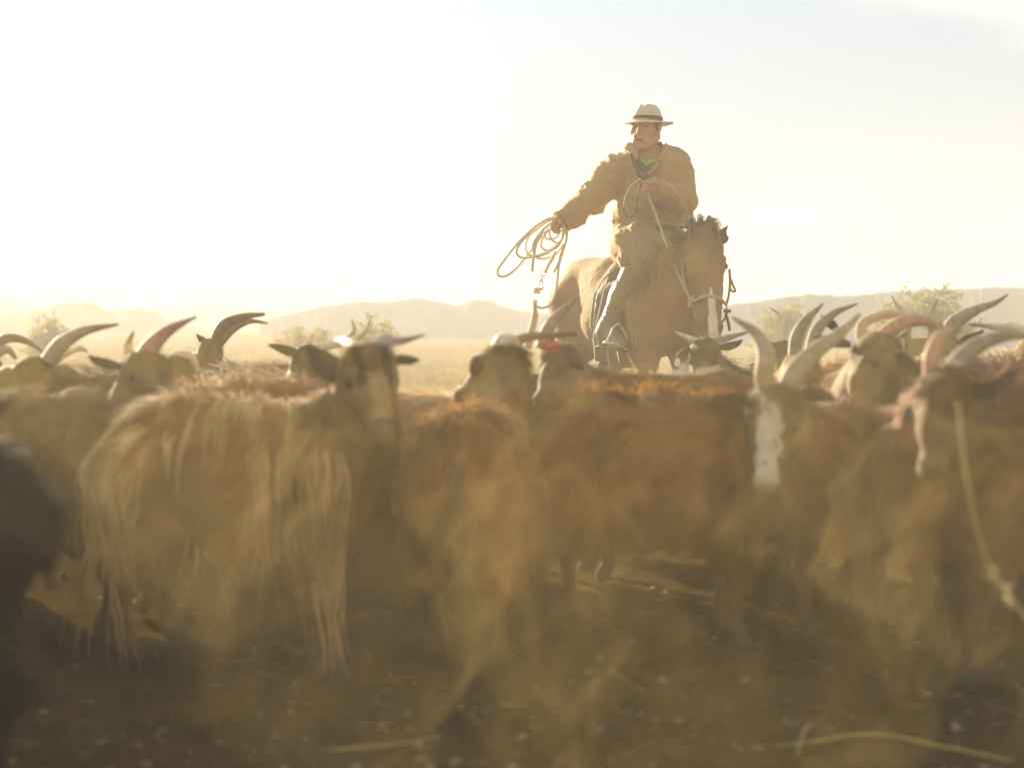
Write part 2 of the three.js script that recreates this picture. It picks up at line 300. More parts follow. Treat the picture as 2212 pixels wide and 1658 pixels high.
// thorny shrubs: many thin arching stems with twigs, small leaves along them
function bush(label, u, depth, w, h, dens, col) {
  const base = ground(u, depth), o = thing('thorn_bush', label, 'bush', base, 'thorn bushes on the steppe'), tubes = [], leaf = [];
  for (let i = 0; i < dens; i++) {
    const a = rr(0, 6.28), out = Math.sqrt(rnd()) * w / 2, top = h * rr(0.6, 1.08) * Math.sqrt(Math.max(0.12, 1 - Math.pow(out / (w / 2), 2) * 0.75)), b = base.clone().add(V(Math.cos(a) * out * 0.18, 0, Math.sin(a) * out * 0.18));
    const tip = base.clone().add(V(Math.cos(a) * out, top, Math.sin(a) * out)), mid = b.clone().lerp(tip, 0.5).add(V(rr(-0.08, 0.08), h * 0.1, rr(-0.08, 0.08)));
    const cv = new THREE.CatmullRomCurve3([b, mid, tip]);
    tubes.push(sweep([b, mid, tip], (t) => 0.009 * (1 - t * 0.75), { seg: 6, sides: 3 }));
    for (let k = 0; k < 7; k++) {
      const t = rr(0.25, 0.98), s = cv.getPoint(t), e = s.clone().add(V(rr(-1, 1), rr(-0.1, 1), rr(-1, 1)).normalize().multiplyScalar(h * rr(0.1, 0.2)));
      tubes.push(sweep([s, e], (q) => 0.0045 * (1 - q * 0.7), { seg: 2, sides: 3 }));
      for (let l = 0; l < 30; l++) leaf.push(s.clone().lerp(e, rr(0.1, 1.05)).add(V(rr(-1, 1), rr(-1, 1), rr(-1, 1)).multiplyScalar(0.03)));
    }
  }
  part('branch', mergeGeometries(tubes), std(RGB(0.16, 0.12, 0.06), 0.85), o, { kind: 'stuff' });
  const m = new THREE.InstancedMesh(leafGeo, grassMat, leaf.length), M = new THREE.Matrix4(), q = new THREE.Quaternion(), c = new THREE.Color();
  leaf.forEach((p, i) => { q.setFromEuler(new THREE.Euler(rr(0, 6.28), rr(0, 6.28), rr(0, 6.28))); const s = rr(0.45, 1.05); M.compose(p.sub(base), q, V(s, s, s)); m.setMatrixAt(i, M); const k = rr(0.7, 1.3); c.setRGB(col[0] * k, col[1] * k, col[2] * k); m.setColorAt(i, c); });
  m.name = 'foliage'; m.userData.kind = 'stuff'; m.frustumCulled = false; o.add(m);
}
const leafGeo = (() => { const g = new THREE.BufferGeometry(); g.setAttribute('position', new THREE.Float32BufferAttribute([0, 0, 0, 0.012, 0.002, 0.022, 0, 0.004, 0.055, -0.012, 0.002, 0.022], 3)); g.setIndex([0, 1, 2, 0, 2, 3]); g.computeVertexNormals(); return g; })();
seed(21);
bush('wide olive thorn bush on the skyline at the right', 1985, 18, 1.57, 1.32, 130, [0.26, 0.26, 0.07]);
bush('smaller round thorn bush beyond the thin white horns', 1692, 23, 1.15, 1.18, 80, [0.38, 0.32, 0.11]);
bush('pale thorn bush beyond the leftmost horns', 100, 23, 0.92, 0.92, 55, [0.46, 0.38, 0.14]);
bush('sparse thorn bush beyond the goat that faces the camera', 800, 18, 0.75, 0.96, 30, [0.42, 0.35, 0.12]);
bush('low sprawling thorn bush left of the sparse one', 660, 24, 1.35, 0.80, 50, [0.44, 0.36, 0.14]);

// ---------------------------------------------------------------- the herd
const eyeMat = new THREE.MeshStandardMaterial({ color: RGB(0.012, 0.009, 0.006), roughness: 0.35 });
const hornMat = new THREE.MeshPhysicalMaterial({ vertexColors: true, roughness: 0.62, specularIntensity: 0.4 });
const skinMat = coat();
const earMat = new THREE.MeshPhysicalMaterial({ vertexColors: true, roughness: 0.9, transmission: 0.12, thickness: 0, side: THREE.DoubleSide });
const tagMats = {}; const tagMat = (c) => tagMats[c] ??= std(new THREE.Color(c), 0.6);
const HORN = { bone: [0.50, 0.41, 0.29], grey: [0.33, 0.285, 0.22], pink: [0.50, 0.30, 0.25], brown: [0.26, 0.18, 0.11], white: [0.72, 0.66, 0.56], lilac: [0.42, 0.36, 0.38] };
// horns and ears are given as [u, v, width in photo pixels, depth offset] from base to tip, at the depth of the head
function pxSweep(pts, depth, { flat = 0.6, ridge = 0, ridges = 0, seg = 22, sides = 10, color, thin } = {}) {
  const P = pts.map(([u, v, , dz]) => at(u, v, depth + (dz ?? 0))), W = pts.map(([, , w]) => w / 2 * (thin ?? 1) * depth / FPX);
  const cum = [0]; for (let i = 1; i < P.length; i++) cum.push(cum[i - 1] + P[i].distanceTo(P[i - 1]));
  const width = (t) => { const k = t * (W.length - 1), i = Math.min(Math.floor(k), W.length - 2); return lerp(W[i], W[i + 1], k - i); };
  const a = P[0], b = P[P.length - 1], dir = b.clone().sub(a), view = a.clone().sub(camera.position).normalize(), wide = dir.cross(view).normalize();
  return sweep(P, width, { seg, sides, flat, wide, ridge, ridges, color });
}
function goat(s) {
  const { label, u, depth, yaw, size = 1, head, col, fleece = 0.06, hairs = 9000, n = 0 } = s;
  seed(100 + n);
  const base = ground(u, depth), o = thing('goat', label, 'goat', base, 'goats of the herd'), a = yaw / 57.29578, k = size;
  const F = V(Math.cos(a), 0, Math.sin(a)), S = V(-Math.sin(a), 0, Math.cos(a)), L = (x, y, z) => base.clone().addScaledVector(F, x * k).addScaledVector(S, z * k).add(V(0, y * k, 0));
  const Pl = at(head[0], head[1], head[2]), Mz = at(head[3], head[4], head[5]), D = Mz.clone().sub(Pl), hs = D.length() / 0.245; D.normalize(); Pl.addScaledVector(D, 0.03 * hs);
  const U = (s.brow ? V(...s.brow) : UPV.clone()).addScaledVector(D, -D.dot(s.brow ? V(...s.brow) : UPV)).normalize(), R = D.clone().cross(U).normalize();
  const Hd = (x, y, z) => Pl.clone().addScaledVector(D, x * hs).addScaledVector(U, y * hs).addScaledVector(R, z * hs);
  const B = new Field();
  B.cap(L(0.19, 0.45, 0), L(-0.05, 0.435, 0), 0.150 * k, 0.165 * k, 0.08, S, 0.86).cap(L(-0.05, 0.435, 0), L(-0.25, 0.47, 0), 0.165 * k, 0.135 * k, 0.08, S, 0.9)
    .cap(L(0.2, 0.555, 0), L(-0.2, 0.555, 0), 0.085 * k, 0.08 * k, 0.08).cap(L(-0.2, 0.56, 0), L(-0.34, 0.50, 0), 0.085 * k, 0.055 * k, 0.07).cap(L(0.26, 0.42, 0), L(0.28, 0.36, 0), 0.1 * k, 0.07 * k, 0.06);
  const neck0 = L(0.25, 0.49, 0), neck1 = Hd(0.0, -0.045, 0);
  const nm = neck0.clone().lerp(neck1, 0.5).add(V(0, -0.01, 0));
  B.cap(neck0, nm, 0.118 * k, 0.088 * k, 0.09).cap(nm, neck1, 0.088 * k, 0.06 * hs, 0.05);
  const wk = s.step ?? rr(-0.7, 0.7);
  for (const z of [-1, 1]) {
    const st = wk * z;
    B.chain([L(0.2, 0.46, z * 0.085), L(0.17, 0.33, z * 0.092), L(0.19 + 0.06 * st, 0.2, z * 0.085), L(0.185 + 0.1 * st, 0.05, z * 0.085)], [0.09, 0.048, 0.026, 0.019].map((r) => r * k), 0.035);
    const hoof = (q, t) => B.cap(q, t, 0.022 * k, 0.027 * k, 0.008, UPV, 0.9);
    hoof(L(0.185 + 0.1 * st, 0.05, z * 0.085), L(0.205 + 0.11 * st, 0.014, z * 0.085)); hoof(L(-0.295 - 0.09 * st, 0.05, z * 0.09), L(-0.272 - 0.09 * st, 0.014, z * 0.09));
    B.chain([L(-0.25, 0.46, z * 0.075), L(-0.2, 0.33, z * 0.1), L(-0.315 - 0.07 * st, 0.235, z * 0.092), L(-0.295 - 0.09 * st, 0.05, z * 0.09)], [0.12, 0.072, 0.028, 0.020].map((r) => r * k), 0.035);
  }
  B.chain(s.limp ? [L(-0.34, 0.52, 0), L(-0.39, 0.49, 0.01), L(-0.405, 0.42, 0.02)] : [L(-0.36, 0.53, 0), L(-0.41, 0.555, 0.01), L(-0.45, 0.585, 0.02)], [0.03, 0.024, 0.012].map((r) => r * k), 0.03);
  // the head: cranium, brow ridges, straight nose, jaw, lips
  B.ball(Hd(0.012, -0.032, 0), 0.053 * hs, 0.04).cap(Hd(0.03, -0.022, 0), Hd(0.105, -0.036, 0), 0.050 * hs, 0.040 * hs, 0.03).cap(Hd(0.09, -0.034, 0), Hd(0.188, -0.044, 0), 0.034 * hs, 0.023 * hs, 0.025)
    .cap(Hd(0.02, -0.066, 0), Hd(0.165, -0.068, 0), 0.038 * hs, 0.019 * hs, 0.03).ball(Hd(0.192, -0.053, 0), 0.026 * hs, 0.02);
  for (const z of [-1, 1]) B.ball(Hd(0.052, -0.008, z * 0.036), 0.019 * hs, 0.02).ball(Hd(0.05, -0.075, z * 0.03), 0.032 * hs, 0.03).ball(Hd(0.203, -0.046, z * 0.014), 0.013 * hs, 0.012);
  for (const z of [-1, 1]) B.cut(Hd(0.216, -0.044, z * 0.017), 0.006 * hs, 0.006);
  B.warp = (x, y, z, d) => d > 0.05 ? d : d - 0.009 * nz(x * 11, y * 9, z * 11) - 0.004 * nz(x * 37, y * 26, z * 37);
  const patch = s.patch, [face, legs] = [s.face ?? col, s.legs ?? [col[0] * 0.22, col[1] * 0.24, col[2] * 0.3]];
  const tint = (x, y, z) => {
    const p = V(x, y, z), h = p.clone().sub(Pl).dot(D) / hs, hd = p.distanceTo(Pl.clone().addScaledVector(D, 0.08 * hs)) / hs, n1 = 1 + 0.42 * fbm(x * 4, y * 3, z * 4) + 0.08 * nz(x * 30, y * 14, z * 30);
    let c = col; const hy = (y / k);
    if (patch) { const w = patch(p, L, Hd); if (w) c = w; }
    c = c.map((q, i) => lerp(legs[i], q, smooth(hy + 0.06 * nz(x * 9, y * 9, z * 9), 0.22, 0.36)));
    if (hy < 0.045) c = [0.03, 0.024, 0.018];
    if (hd < 0.17) { const m = smooth(0.17 - hd + 0.025 * nz(x * 22, y * 22, z * 22), 0, 0.05); let f = face; if (s.mark) f = s.mark(p, h, p.clone().sub(Pl).dot(R) / hs, p.clone().sub(Pl).dot(U) / hs) ?? face; c = c.map((q, i) => lerp(q, f[i], m)); if (h > 0.2 && !s.mark) c = c.map((q) => q * 0.55); }
    return c.map((q) => q * n1);
  };
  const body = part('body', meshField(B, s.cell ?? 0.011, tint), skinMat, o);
  for (const z of [-1, 1]) { const g = new THREE.SphereGeometry(0.0125 * hs, 12, 8); const e = Hd(0.062, -0.021, z * 0.049); g.translate(e.x, e.y, e.z); part('eye', g, eyeMat, o); }
  for (const h of s.horns ?? []) {
    const c = HORN[h.c ?? 'grey'], tip = h.tip ? HORN[h.tip] : c.map((q) => q * 0.8);
    const col2 = (t, q) => { const m = 1 + 0.10 * Math.sin(t * 16 * 6.283 + 3 * nz(q.x * 20, q.y * 20, q.z * 20)) + 0.3 * nz(q.x * 40, q.y * 40, q.z * 40); return c.map((v, i) => lerp(v, tip[i], smooth(t, 0.45, 1)) * m); };
    part('horn', pxSweep(h.p, h.d ?? head[2], { flat: h.flat ?? 0.6, thin: 0.86, ridge: 0.05, ridges: 16, seg: 40, sides: 12, color: col2 }), hornMat, o);
  }
  for (const e of s.ears ?? []) {
    const c = e.c ?? face.map((q) => q * 0.9), cc = (t, q) => c.map((v) => v * (1 + 0.3 * nz(q.x * 30, q.y * 30, q.z * 30)));
    const ear = part('ear', pxSweep(e.p, e.d ?? head[2], { flat: 0.28, seg: 14, sides: 10, color: cc }), earMat, o);
    if (e.tag) { const q = at(e.tag[0], e.tag[1], (e.d ?? head[2]) - 0.03), g = new THREE.CylinderGeometry(e.tag[3] ?? 0.016, e.tag[3] ?? 0.016, 0.004, 14); g.rotateX(1.3); g.rotateZ(0.4); g.scale(1, 1.5, 1); g.translate(q.x, q.y, q.z); part('ear_tag', g, tagMat(e.tag[2]), ear); }
  }
  // coat of hair: short on face and shanks, longer on back, flanks and neck
  const gb = base, lb = (p) => p.clone().add(gb);
  const mz = Pl.clone().addScaledVector(D, 0.1 * hs);
  const len = (p, nn) => { const w = lb(p), hy = w.y / k, hd = w.distanceTo(mz) / hs; if (hy < 0.03) return 0; let l = fleece * smooth(hy, 0.12, 0.42) * (1 + 0.9 * smooth(nn.y, 0.45, 0.95)) + 0.010; l *= 1 + 0.8 * smooth(0.44 - hy, 0, 0.1) * smooth(hy, 0.2, 0.27); if (hd < 0.2) l = lerp(0.013, l, smooth(hd, 0.12, 0.2)); const pd = w.distanceTo(Pl) / hs; if (pd < 0.075) l = Math.max(l, 0.036 * smooth(0.075 - pd, 0, 0.03)); return l * (0.8 + 0.5 * nz(w.x * 7, w.y * 7, w.z * 7)); };
  const nd = neck1.clone().sub(neck0).normalize();
  const flow = (p, nn) => { const w = lb(p), f = smooth(w.clone().sub(neck0).dot(nd), 0, 0.1); return F.clone().multiplyScalar(-0.75 * (1 - f)).addScaledVector(nd, -0.75 * f).add(V(0, -0.9, 0)).add(V(nz(w.x * 8, w.y * 8, w.z * 8), 0, nz(w.x * 8, w.y * 8, w.z * 8 + 40)).multiplyScalar(0.7)); };
  fur('hair', o, body.geometry, hairs, flow, len, s.hairw ?? 0.0026, s.lift ?? 0.6);
  if (s.tail) {
    const gs = [];
    for (let i = 0; i < 64; i++) { const r = L(rr(-0.43, -0.36), rr(0.50, 0.57), rr(-0.02, 0.02)), l = rr(0.1, 0.2), b = rr(0.7, 1.5), c = s.tail.map((v) => v * b); gs.push(sweep([r, r.clone().addScaledVector(F, -0.035).add(V(0, -0.01, 0)), r.clone().addScaledVector(F, -0.045 + rr(-0.01, 0.01)).addScaledVector(S, rr(-0.02, 0.02)).add(V(0, -l * 0.6, 0)), r.clone().addScaledVector(F, -0.03).addScaledVector(S, rr(-0.03, 0.03)).add(V(0, -l, 0))], (t) => 0.003 * (1 - t * 0.85), { seg: 7, sides: 3, color: () => c })); }
    part('tail', mergeGeometries(gs), hairVC, o, { kind: 'stuff' });
  }
  // beard
  if (s.beard) {
    const gs = []; const bc = s.beardc ?? face;
    for (let i = 0; i < 40; i++) { const r = Hd(rr(0.1, 0.165), -0.095, rr(-0.016, 0.016)), l = s.beard * rr(0.6, 1.1); gs.push(sweep([r, r.clone().add(V(rr(-0.01, 0.01), -l * 0.5, rr(-0.01, 0.01))), r.clone().add(V(rr(-0.03, 0.03), -l, rr(-0.03, 0.03)))], (t) => 0.0022 * (1 - t * 0.9), { seg: 5, sides: 3, color: () => bc })); }
    part('beard', mergeGeometries(gs), hairVC, o, { kind: 'stuff' });
  }
  return { o, B, L, F, S, k, base, Hd, body };
}
const DARK = [0.055, 0.040, 0.024], BROWN = [0.135, 0.082, 0.038], RUST = [0.20, 0.110, 0.048], TAN = [0.27, 0.175, 0.085], CREAM = [0.5, 0.42, 0.29], BLACK = [0.035, 0.030, 0.024];

// front row
const longHaired = goat({ n: 1, label: 'tan goat with long pale locks hanging from its flank, head turned to look back', u: 550, depth: 3.4, yaw: 6, size: 0.99, limp: true, head: [788, 752, 3.28, 842, 912, 3.08], col: [0.324, 0.181, 0.053], face: [0.26, 0.155, 0.06], hairs: 34000, fleece: 0.06, cell: 0.009, beard: 0.06,
  mark: (p, h, r, uu) => h > 0.175 ? [0.08, 0.058, 0.036] : h > 0.09 && Math.abs(r) < 0.02 && uu > -0.06 ? [0.36, 0.25, 0.12] : h < 0.1 && Math.abs(Math.abs(r) - 0.03) < 0.009 && uu > -0.05 ? [0.07, 0.045, 0.02] : null,
  horns: [{ c: 'lilac', tip: 'brown', p: [[806, 756, 40, 0], [830, 737, 30, 0.03], [870, 735, 20, 0.06], [918, 723, 5, 0.1]] }, { c: 'bone', tip: 'brown', p: [[770, 752, 34, 0], [752, 742, 28, 0.05], [738, 735, 18, 0.12], [722, 734, 5, 0.18]] }],
  ears: [{ c: [0.06, 0.037, 0.017], p: [[752, 812, 20], [722, 800, 60], [688, 776, 54], [662, 748, 6]] }, { c: [0.07, 0.042, 0.02], p: [[838, 783, 14, 0.03], [862, 777, 24, 0.05], [888, 778, 20, 0.05], [906, 777, 5, 0.05]] }] });
goat({ n: 2, label: 'reddish brown goat seen from behind with dark tail, head turned left', u: 1036, depth: 3.5, yaw: -84, size: 0.93, head: [1098, 752, 3.86, 974, 838, 3.76], col: [0.355, 0.166, 0.042], face: [0.17, 0.11, 0.05], hairs: 32000, fleece: 0.058, cell: 0.009, step: 0.5, beard: 0.07,
  limp: true, tail: [0.12, 0.07, 0.034],
  horns: [{ c: 'white', tip: 'bone', p: [[1072, 752, 40, 0], [1084, 737, 40, -0.02], [1106, 735, 30, -0.03], [1122, 747, 14, -0.03]] }, { c: 'brown', p: [[1100, 745, 30, 0.08], [1140, 728, 24, 0.12], [1190, 724, 20, 0.12], [1246, 720, 12, 0.12]] }],
  ears: [{ c: [0.11, 0.07, 0.035], p: [[1052, 768, 14, -0.05], [1034, 780, 34, -0.08], [1028, 800, 30, -0.08], [1036, 815, 5, -0.08]], tag: [1052, 795, '#c9a13c'] }] });
goat({ n: 3, label: 'brown goat with a white face patch and long horns, facing the camera', u: 1745, depth: 3.85, yaw: 80, size: 0.95, head: [1672, 842, 3.42, 1656, 1022, 3.22], col: [0.255, 0.111, 0.024], face: [0.12, 0.08, 0.038], hairs: 20000, fleece: 0.06, cell: 0.009,
  mark: (p, h, r, uu) => Math.abs(r - 0.004 + 0.014 * nz(p.x * 24, p.y * 22, 3)) < 0.027 - 0.12 * Math.max(0, 0.06 - h) + 0.006 * nz(p.x * 60, p.y * 60, 5) && h > 0.025 + 0.02 * nz(p.x * 40, 2, 1) && nz(p.x * 34, p.y * 20, 7) > -0.58 ? [0.55, 0.5, 0.42] : null,
  horns: [{ c: 'bone', tip: 'brown', p: [[1660, 846, 52, 0], [1652, 810, 50, -0.02], [1655, 765, 46, -0.02], [1632, 720, 32, 0.02], [1582, 685, 7, 0.08]] }, { c: 'grey', tip: 'bone', p: [[1702, 840, 60, 0.02], [1722, 800, 56, 0.04], [1762, 758, 44, 0.08], [1812, 722, 34, 0.12], [1858, 678, 10, 0.16]] }],
  ears: [{ c: [0.08, 0.055, 0.03], p: [[1640, 866, 14], [1612, 862, 28], [1580, 858, 22], [1556, 858, 5]] }, { c: [0.1, 0.07, 0.045], p: [[1716, 862, 16], [1752, 852, 34], [1784, 856, 26], [1806, 864, 5]] }] });
goat({ n: 20, label: 'large brown goat side-on in the middle, its lowered head behind the white-faced one', u: 1430, depth: 3.62, yaw: 14, size: 0.98, head: [1612, 905, 3.72, 1700, 1060, 3.8], col: [0.361, 0.166, 0.031], face: [0.133, 0.086, 0.021], hairs: 32000, fleece: 0.06, cell: 0.009, step: 0.3 });
goat({ n: 22, label: 'goat packed between the white-faced and the dark right-hand goat, flank only', u: 2040, depth: 3.8, yaw: 152, size: 0.92, head: [2020, 895, 3.62, 1995, 1005, 3.58], col: [0.194, 0.090, 0.021], face: [0.125, 0.080, 0.029], hairs: 14000 });
goat({ n: 4, label: 'dark brown goat at the right edge, head lowered, facing left', u: 2265, depth: 3.22, yaw: 172, size: 1.08, head: [2040, 800, 2.95, 1965, 1005, 2.86], col: [0.211, 0.075, 0.017], face: [0.13, 0.075, 0.034], brow: [-1, 0.3, 0.35], hairs: 26000, fleece: 0.055, cell: 0.009,
  horns: [{ c: 'pink', tip: 'grey', p: [[2012, 812, 42, 0], [2014, 765, 38, 0], [2030, 727, 30, 0.01], [2052, 712, 18, 0.03], [2078, 712, 6, 0.06]] }, { c: 'grey', tip: 'grey', p: [[2044, 822, 58, 0.08], [2082, 770, 52, 0.1], [2128, 738, 42, 0.12], [2180, 724, 30, 0.14], [2245, 728, 10, 0.16]] }],
  ears: [{ c: [0.06, 0.036, 0.02], p: [[2090, 848, 16, -0.05], [2130, 840, 44, -0.08], [2175, 815, 34, -0.08], [2208, 792, 6, -0.06]] }] });
// second row
goat({ n: 5, label: 'dark goat with a pink horn, muzzle pointing down to the left', u: 480, depth: 4.05, yaw: 172, size: 1.02, head: [312, 768, 3.82, 204, 900, 3.72], col: [0.275, 0.134, 0.018], face: [0.16, 0.11, 0.05], brow: [-1, 0.6, 0.1], hairs: 12000,
  horns: [{ c: 'pink', tip: 'pink', p: [[306, 782, 52, -0.02], [326, 748, 46, -0.02], [366, 712, 28, 0], [425, 683, 5, 0.02]] }, { c: 'white', tip: 'brown', p: [[280, 778, 24, 0.08], [276, 745, 22, 0.08], [288, 716, 5, 0.06]] }, ],
  ears: [{ c: [0.09, 0.06, 0.034], p: [[262, 792, 14, 0.06], [232, 786, 24, 0.08], [206, 778, 18, 0.08], [190, 768, 4, 0.08]] }, { c: [0.12, 0.08, 0.04], p: [[345, 790, 14, -0.05], [352, 806, 26, -0.07], [362, 830, 20, -0.07], [372, 846, 4, -0.07]], tag: [334, 800, '#4fa487', 0.011] }] });
goat({ n: 6, label: 'goat with long grey horns and a crimson ribbon behind the rear-facing one', u: 1420, depth: 4.5, yaw: 176, size: 1.04, head: [1216, 752, 4.5, 1150, 850, 4.36], col: [0.292, 0.167, 0.056], face: [0.16, 0.105, 0.05], hairs: 12000, fleece: 0.05,
  horns: [{ c: 'grey', p: [[1172, 752, 36, 0], [1182, 715, 34, 0.02], [1208, 680, 26, 0.04], [1250, 640, 5, 0.08]] }, { c: 'bone', p: [[1140, 752, 20, 0.08], [1148, 715, 19, 0.09], [1156, 680, 16, 0.1], [1154, 645, 5, 0.1]] }],
  ears: [{ c: [0.12, 0.075, 0.035], p: [[1218, 770, 14, -0.05], [1238, 782, 26, -0.07], [1256, 800, 18, -0.07], [1266, 812, 4, -0.07]], tag: [1178, 772, '#c9962f'] }] });
goat({ n: 7, label: 'dark olive goat with a pale snout and bent horns, in profile beside the white-faced one', u: 2030, depth: 4.3, yaw: 170, size: 1.1, head: [1884, 728, 4.1, 1812, 880, 4.0], col: [0.173, 0.085, 0.021], face: [0.14, 0.1, 0.05], brow: [-1, 0.35, 0.2], hairs: 12000, beard: 0.09,
  horns: [{ c: 'bone', tip: 'grey', p: [[1866, 752, 30, 0.06], [1862, 705, 28, 0.07], [1890, 685, 24, 0.09], [1930, 679, 18, 0.1], [1975, 688, 5, 0.12]] }, { c: 'pink', tip: 'grey', p: [[1892, 738, 40, -0.02], [1945, 699, 38, -0.02], [1990, 692, 30, 0], [2034, 708, 22, 0.03], [2072, 736, 5, 0.06]] }],
  ears: [{ c: [0.05, 0.036, 0.02], p: [[1838, 745, 14, 0.06], [1808, 738, 26, 0.08], [1782, 732, 20, 0.08], [1758, 728, 4, 0.08]] }, { c: [0.06, 0.042, 0.024], p: [[1912, 768, 14, -0.06], [1944, 772, 28, -0.08], [1972, 790, 20, -0.08], [1988, 806, 4, -0.08]] }] });
goat({ n: 8, label: 'dark goat between the pink-horned and the camera-facing one, thin white upswept horns', u: 575, depth: 4.9, yaw: 40, size: 1.02, head: [662, 752, 4.6, 650, 868, 4.5], col: [0.202, 0.113, 0.018], face: [0.145, 0.110, 0.029], hairs: 9000,
  horns: [{ c: 'white', tip: 'bone', p: [[662, 756, 22, 0], [718, 744, 22, 0], [762, 735, 17, 0.02], [790, 714, 12, 0.04], [800, 688, 4, 0.06]] }, { c: 'bone', p: [[690, 750, 20, 0.1], [738, 738, 18, 0.12], [764, 716, 13, 0.14], [760, 690, 4, 0.16]] }],
  ears: [{ c: [0.06, 0.045, 0.026], p: [[652, 764, 14], [624, 758, 22], [600, 750, 16], [580, 745, 4]] }] });
goat({ n: 9, label: 'grey-horned goat behind the white-faced one, only horns and crown showing', u: 1770, depth: 4.9, yaw: 120, size: 1.04, head: [1732, 768, 4.6, 1712, 880, 4.45], col: [0.339, 0.157, 0.021], face: [0.241, 0.140, 0.031], hairs: 7000,
  horns: [{ c: 'grey', p: [[1718, 772, 36, 0], [1722, 728, 34, 0.02], [1742, 692, 26, 0.04], [1778, 656, 6, 0.08]] }, { c: 'grey', tip: 'brown', p: [[1752, 760, 34, 0.02], [1764, 715, 30, 0.04], [1800, 678, 20, 0.07], [1852, 656, 5, 0.1]] }],
  ears: [{ c: [0.05, 0.036, 0.02], p: [[1812, 716, 12, 0.1], [1796, 700, 22, 0.1], [1774, 682, 6, 0.1]] }] });
goat({ n: 10, label: 'goat with a thick pale horn and dusty back, second from the left edge', u: 120, depth: 4.12, yaw: 176, size: 1.06, head: [82, 776, 4.1, -28, 868, 4.0], col: [0.184, 0.113, 0.043], face: [0.272, 0.187, 0.046], hairs: 10000, fleece: 0.055,
  horns: [{ c: 'bone', tip: 'brown', p: [[104, 782, 44, -0.03], [130, 745, 40, -0.03], [178, 716, 26, 0], [256, 700, 5, 0.04]] }, { c: 'white', tip: 'bone', p: [[112, 786, 22, 0.1], [140, 762, 22, 0.1], [172, 752, 16, 0.1], [190, 760, 4, 0.1]] }],
  ears: [{ c: [0.2, 0.14, 0.08], p: [[118, 796, 14, -0.06], [140, 800, 26, -0.08], [165, 815, 18, -0.08], [178, 828, 4, -0.08]] }] });
goat({ n: 11, label: 'goat cut off by the left edge, its curved horns reaching into the picture', u: 60, depth: 4.5, yaw: 178, size: 1.0, head: [-30, 772, 4.6, -110, 850, 4.5], col: [0.318, 0.157, 0.022], face: [0.210, 0.140, 0.035], hairs: 5000,
  horns: [{ c: 'grey', p: [[-24, 760, 30, 0], [10, 732, 26, 0], [50, 734, 18, 0.02], [92, 760, 4, 0.04]] }, { c: 'bone', p: [[-10, 765, 26, -0.04], [16, 755, 20, -0.04], [34, 775, 8, -0.04]] }] });
// third row and beyond
goat({ n: 12, label: 'black goat facing the camera just before the horse, short spread horns', u: 1535, depth: 5.9, yaw: 82, size: 1.0, head: [1522, 738, 5.4, 1516, 842, 5.25], col: BLACK, face: [0.080, 0.072, 0.025], hairs: 8000,
  horns: [{ c: 'white', p: [[1506, 738, 18, 0], [1484, 729, 15, 0], [1458, 716, 4, 0]] }, { c: 'grey', p: [[1540, 738, 20, 0], [1576, 728, 16, 0], [1622, 716, 4, 0]] }],
  ears: [{ c: [0.08, 0.074, 0.06], p: [[1492, 752, 10], [1476, 764, 20], [1464, 784, 14], [1462, 796, 4]], tag: [1464, 782, '#e8e4da', 0.012] }, { c: [0.05, 0.045, 0.035], p: [[1550, 750, 10], [1572, 748, 20], [1592, 742, 14], [1604, 734, 4]] }] });
goat({ n: 13, label: 'far goat with two swept-back horns close together, above the left herd', u: 505, depth: 5.6, yaw: 168, size: 1.02, head: [458, 738, 5.4, 402, 792, 5.3], col: [0.275, 0.149, 0.022], face: [0.225, 0.156, 0.039], hairs: 7000,
  horns: [{ c: 'brown', tip: 'brown', p: [[462, 744, 30, 0], [482, 704, 30, 0], [522, 685, 20, 0], [572, 678, 8, 0]] }, { c: 'brown', p: [[468, 748, 24, 0.06], [498, 714, 22, 0.08], [538, 694, 14, 0.08], [578, 698, 4, 0.08]] }],
  ears: [{ c: [0.1, 0.07, 0.04], p: [[448, 742, 10], [436, 734, 16], [424, 722, 4]] }] });
goat({ n: 14, label: 'dark goat with a white crescent horn behind the pink-horned one', u: 470, depth: 4.9, yaw: 178, size: 1.0, head: [378, 776, 4.75, 318, 860, 4.65], col: [0.180, 0.098, 0.015], face: [0.129, 0.094, 0.024], hairs: 7000,
  horns: [{ c: 'white', p: [[360, 780, 22, 0], [380, 766, 22, 0], [408, 768, 18, 0], [424, 788, 12, 0], [424, 808, 4, 0]] }] });
goat({ n: 15, label: 'cream goat whose pale back shows between the two middle heads', u: 930, depth: 4.85, yaw: 14, size: 0.9, head: [1105, 800, 4.7, 1150, 885, 4.6], col: [0.540, 0.402, 0.232], face: [0.643, 0.515, 0.153], hairs: 9000, fleece: 0.075 });
goat({ n: 16, label: 'far goat with thin upright white horns before the round bush', u: 1700, depth: 7.4, yaw: 80, size: 1.0, head: [1690, 742, 7.0, 1688, 815, 6.85], col: [0.254, 0.134, 0.019], face: [0.161, 0.110, 0.028], hairs: 4000,
  horns: [{ c: 'white', p: [[1690, 738, 12, 0], [1692, 708, 12, 0], [1684, 680, 9, 0], [1663, 664, 3, 0]] }, { c: 'white', p: [[1700, 738, 11, 0], [1703, 712, 9, 0], [1704, 690, 3, 0]] }],
  ears: [{ p: [[1680, 748, 6], [1670, 744, 10], [1660, 740, 3]] }] });
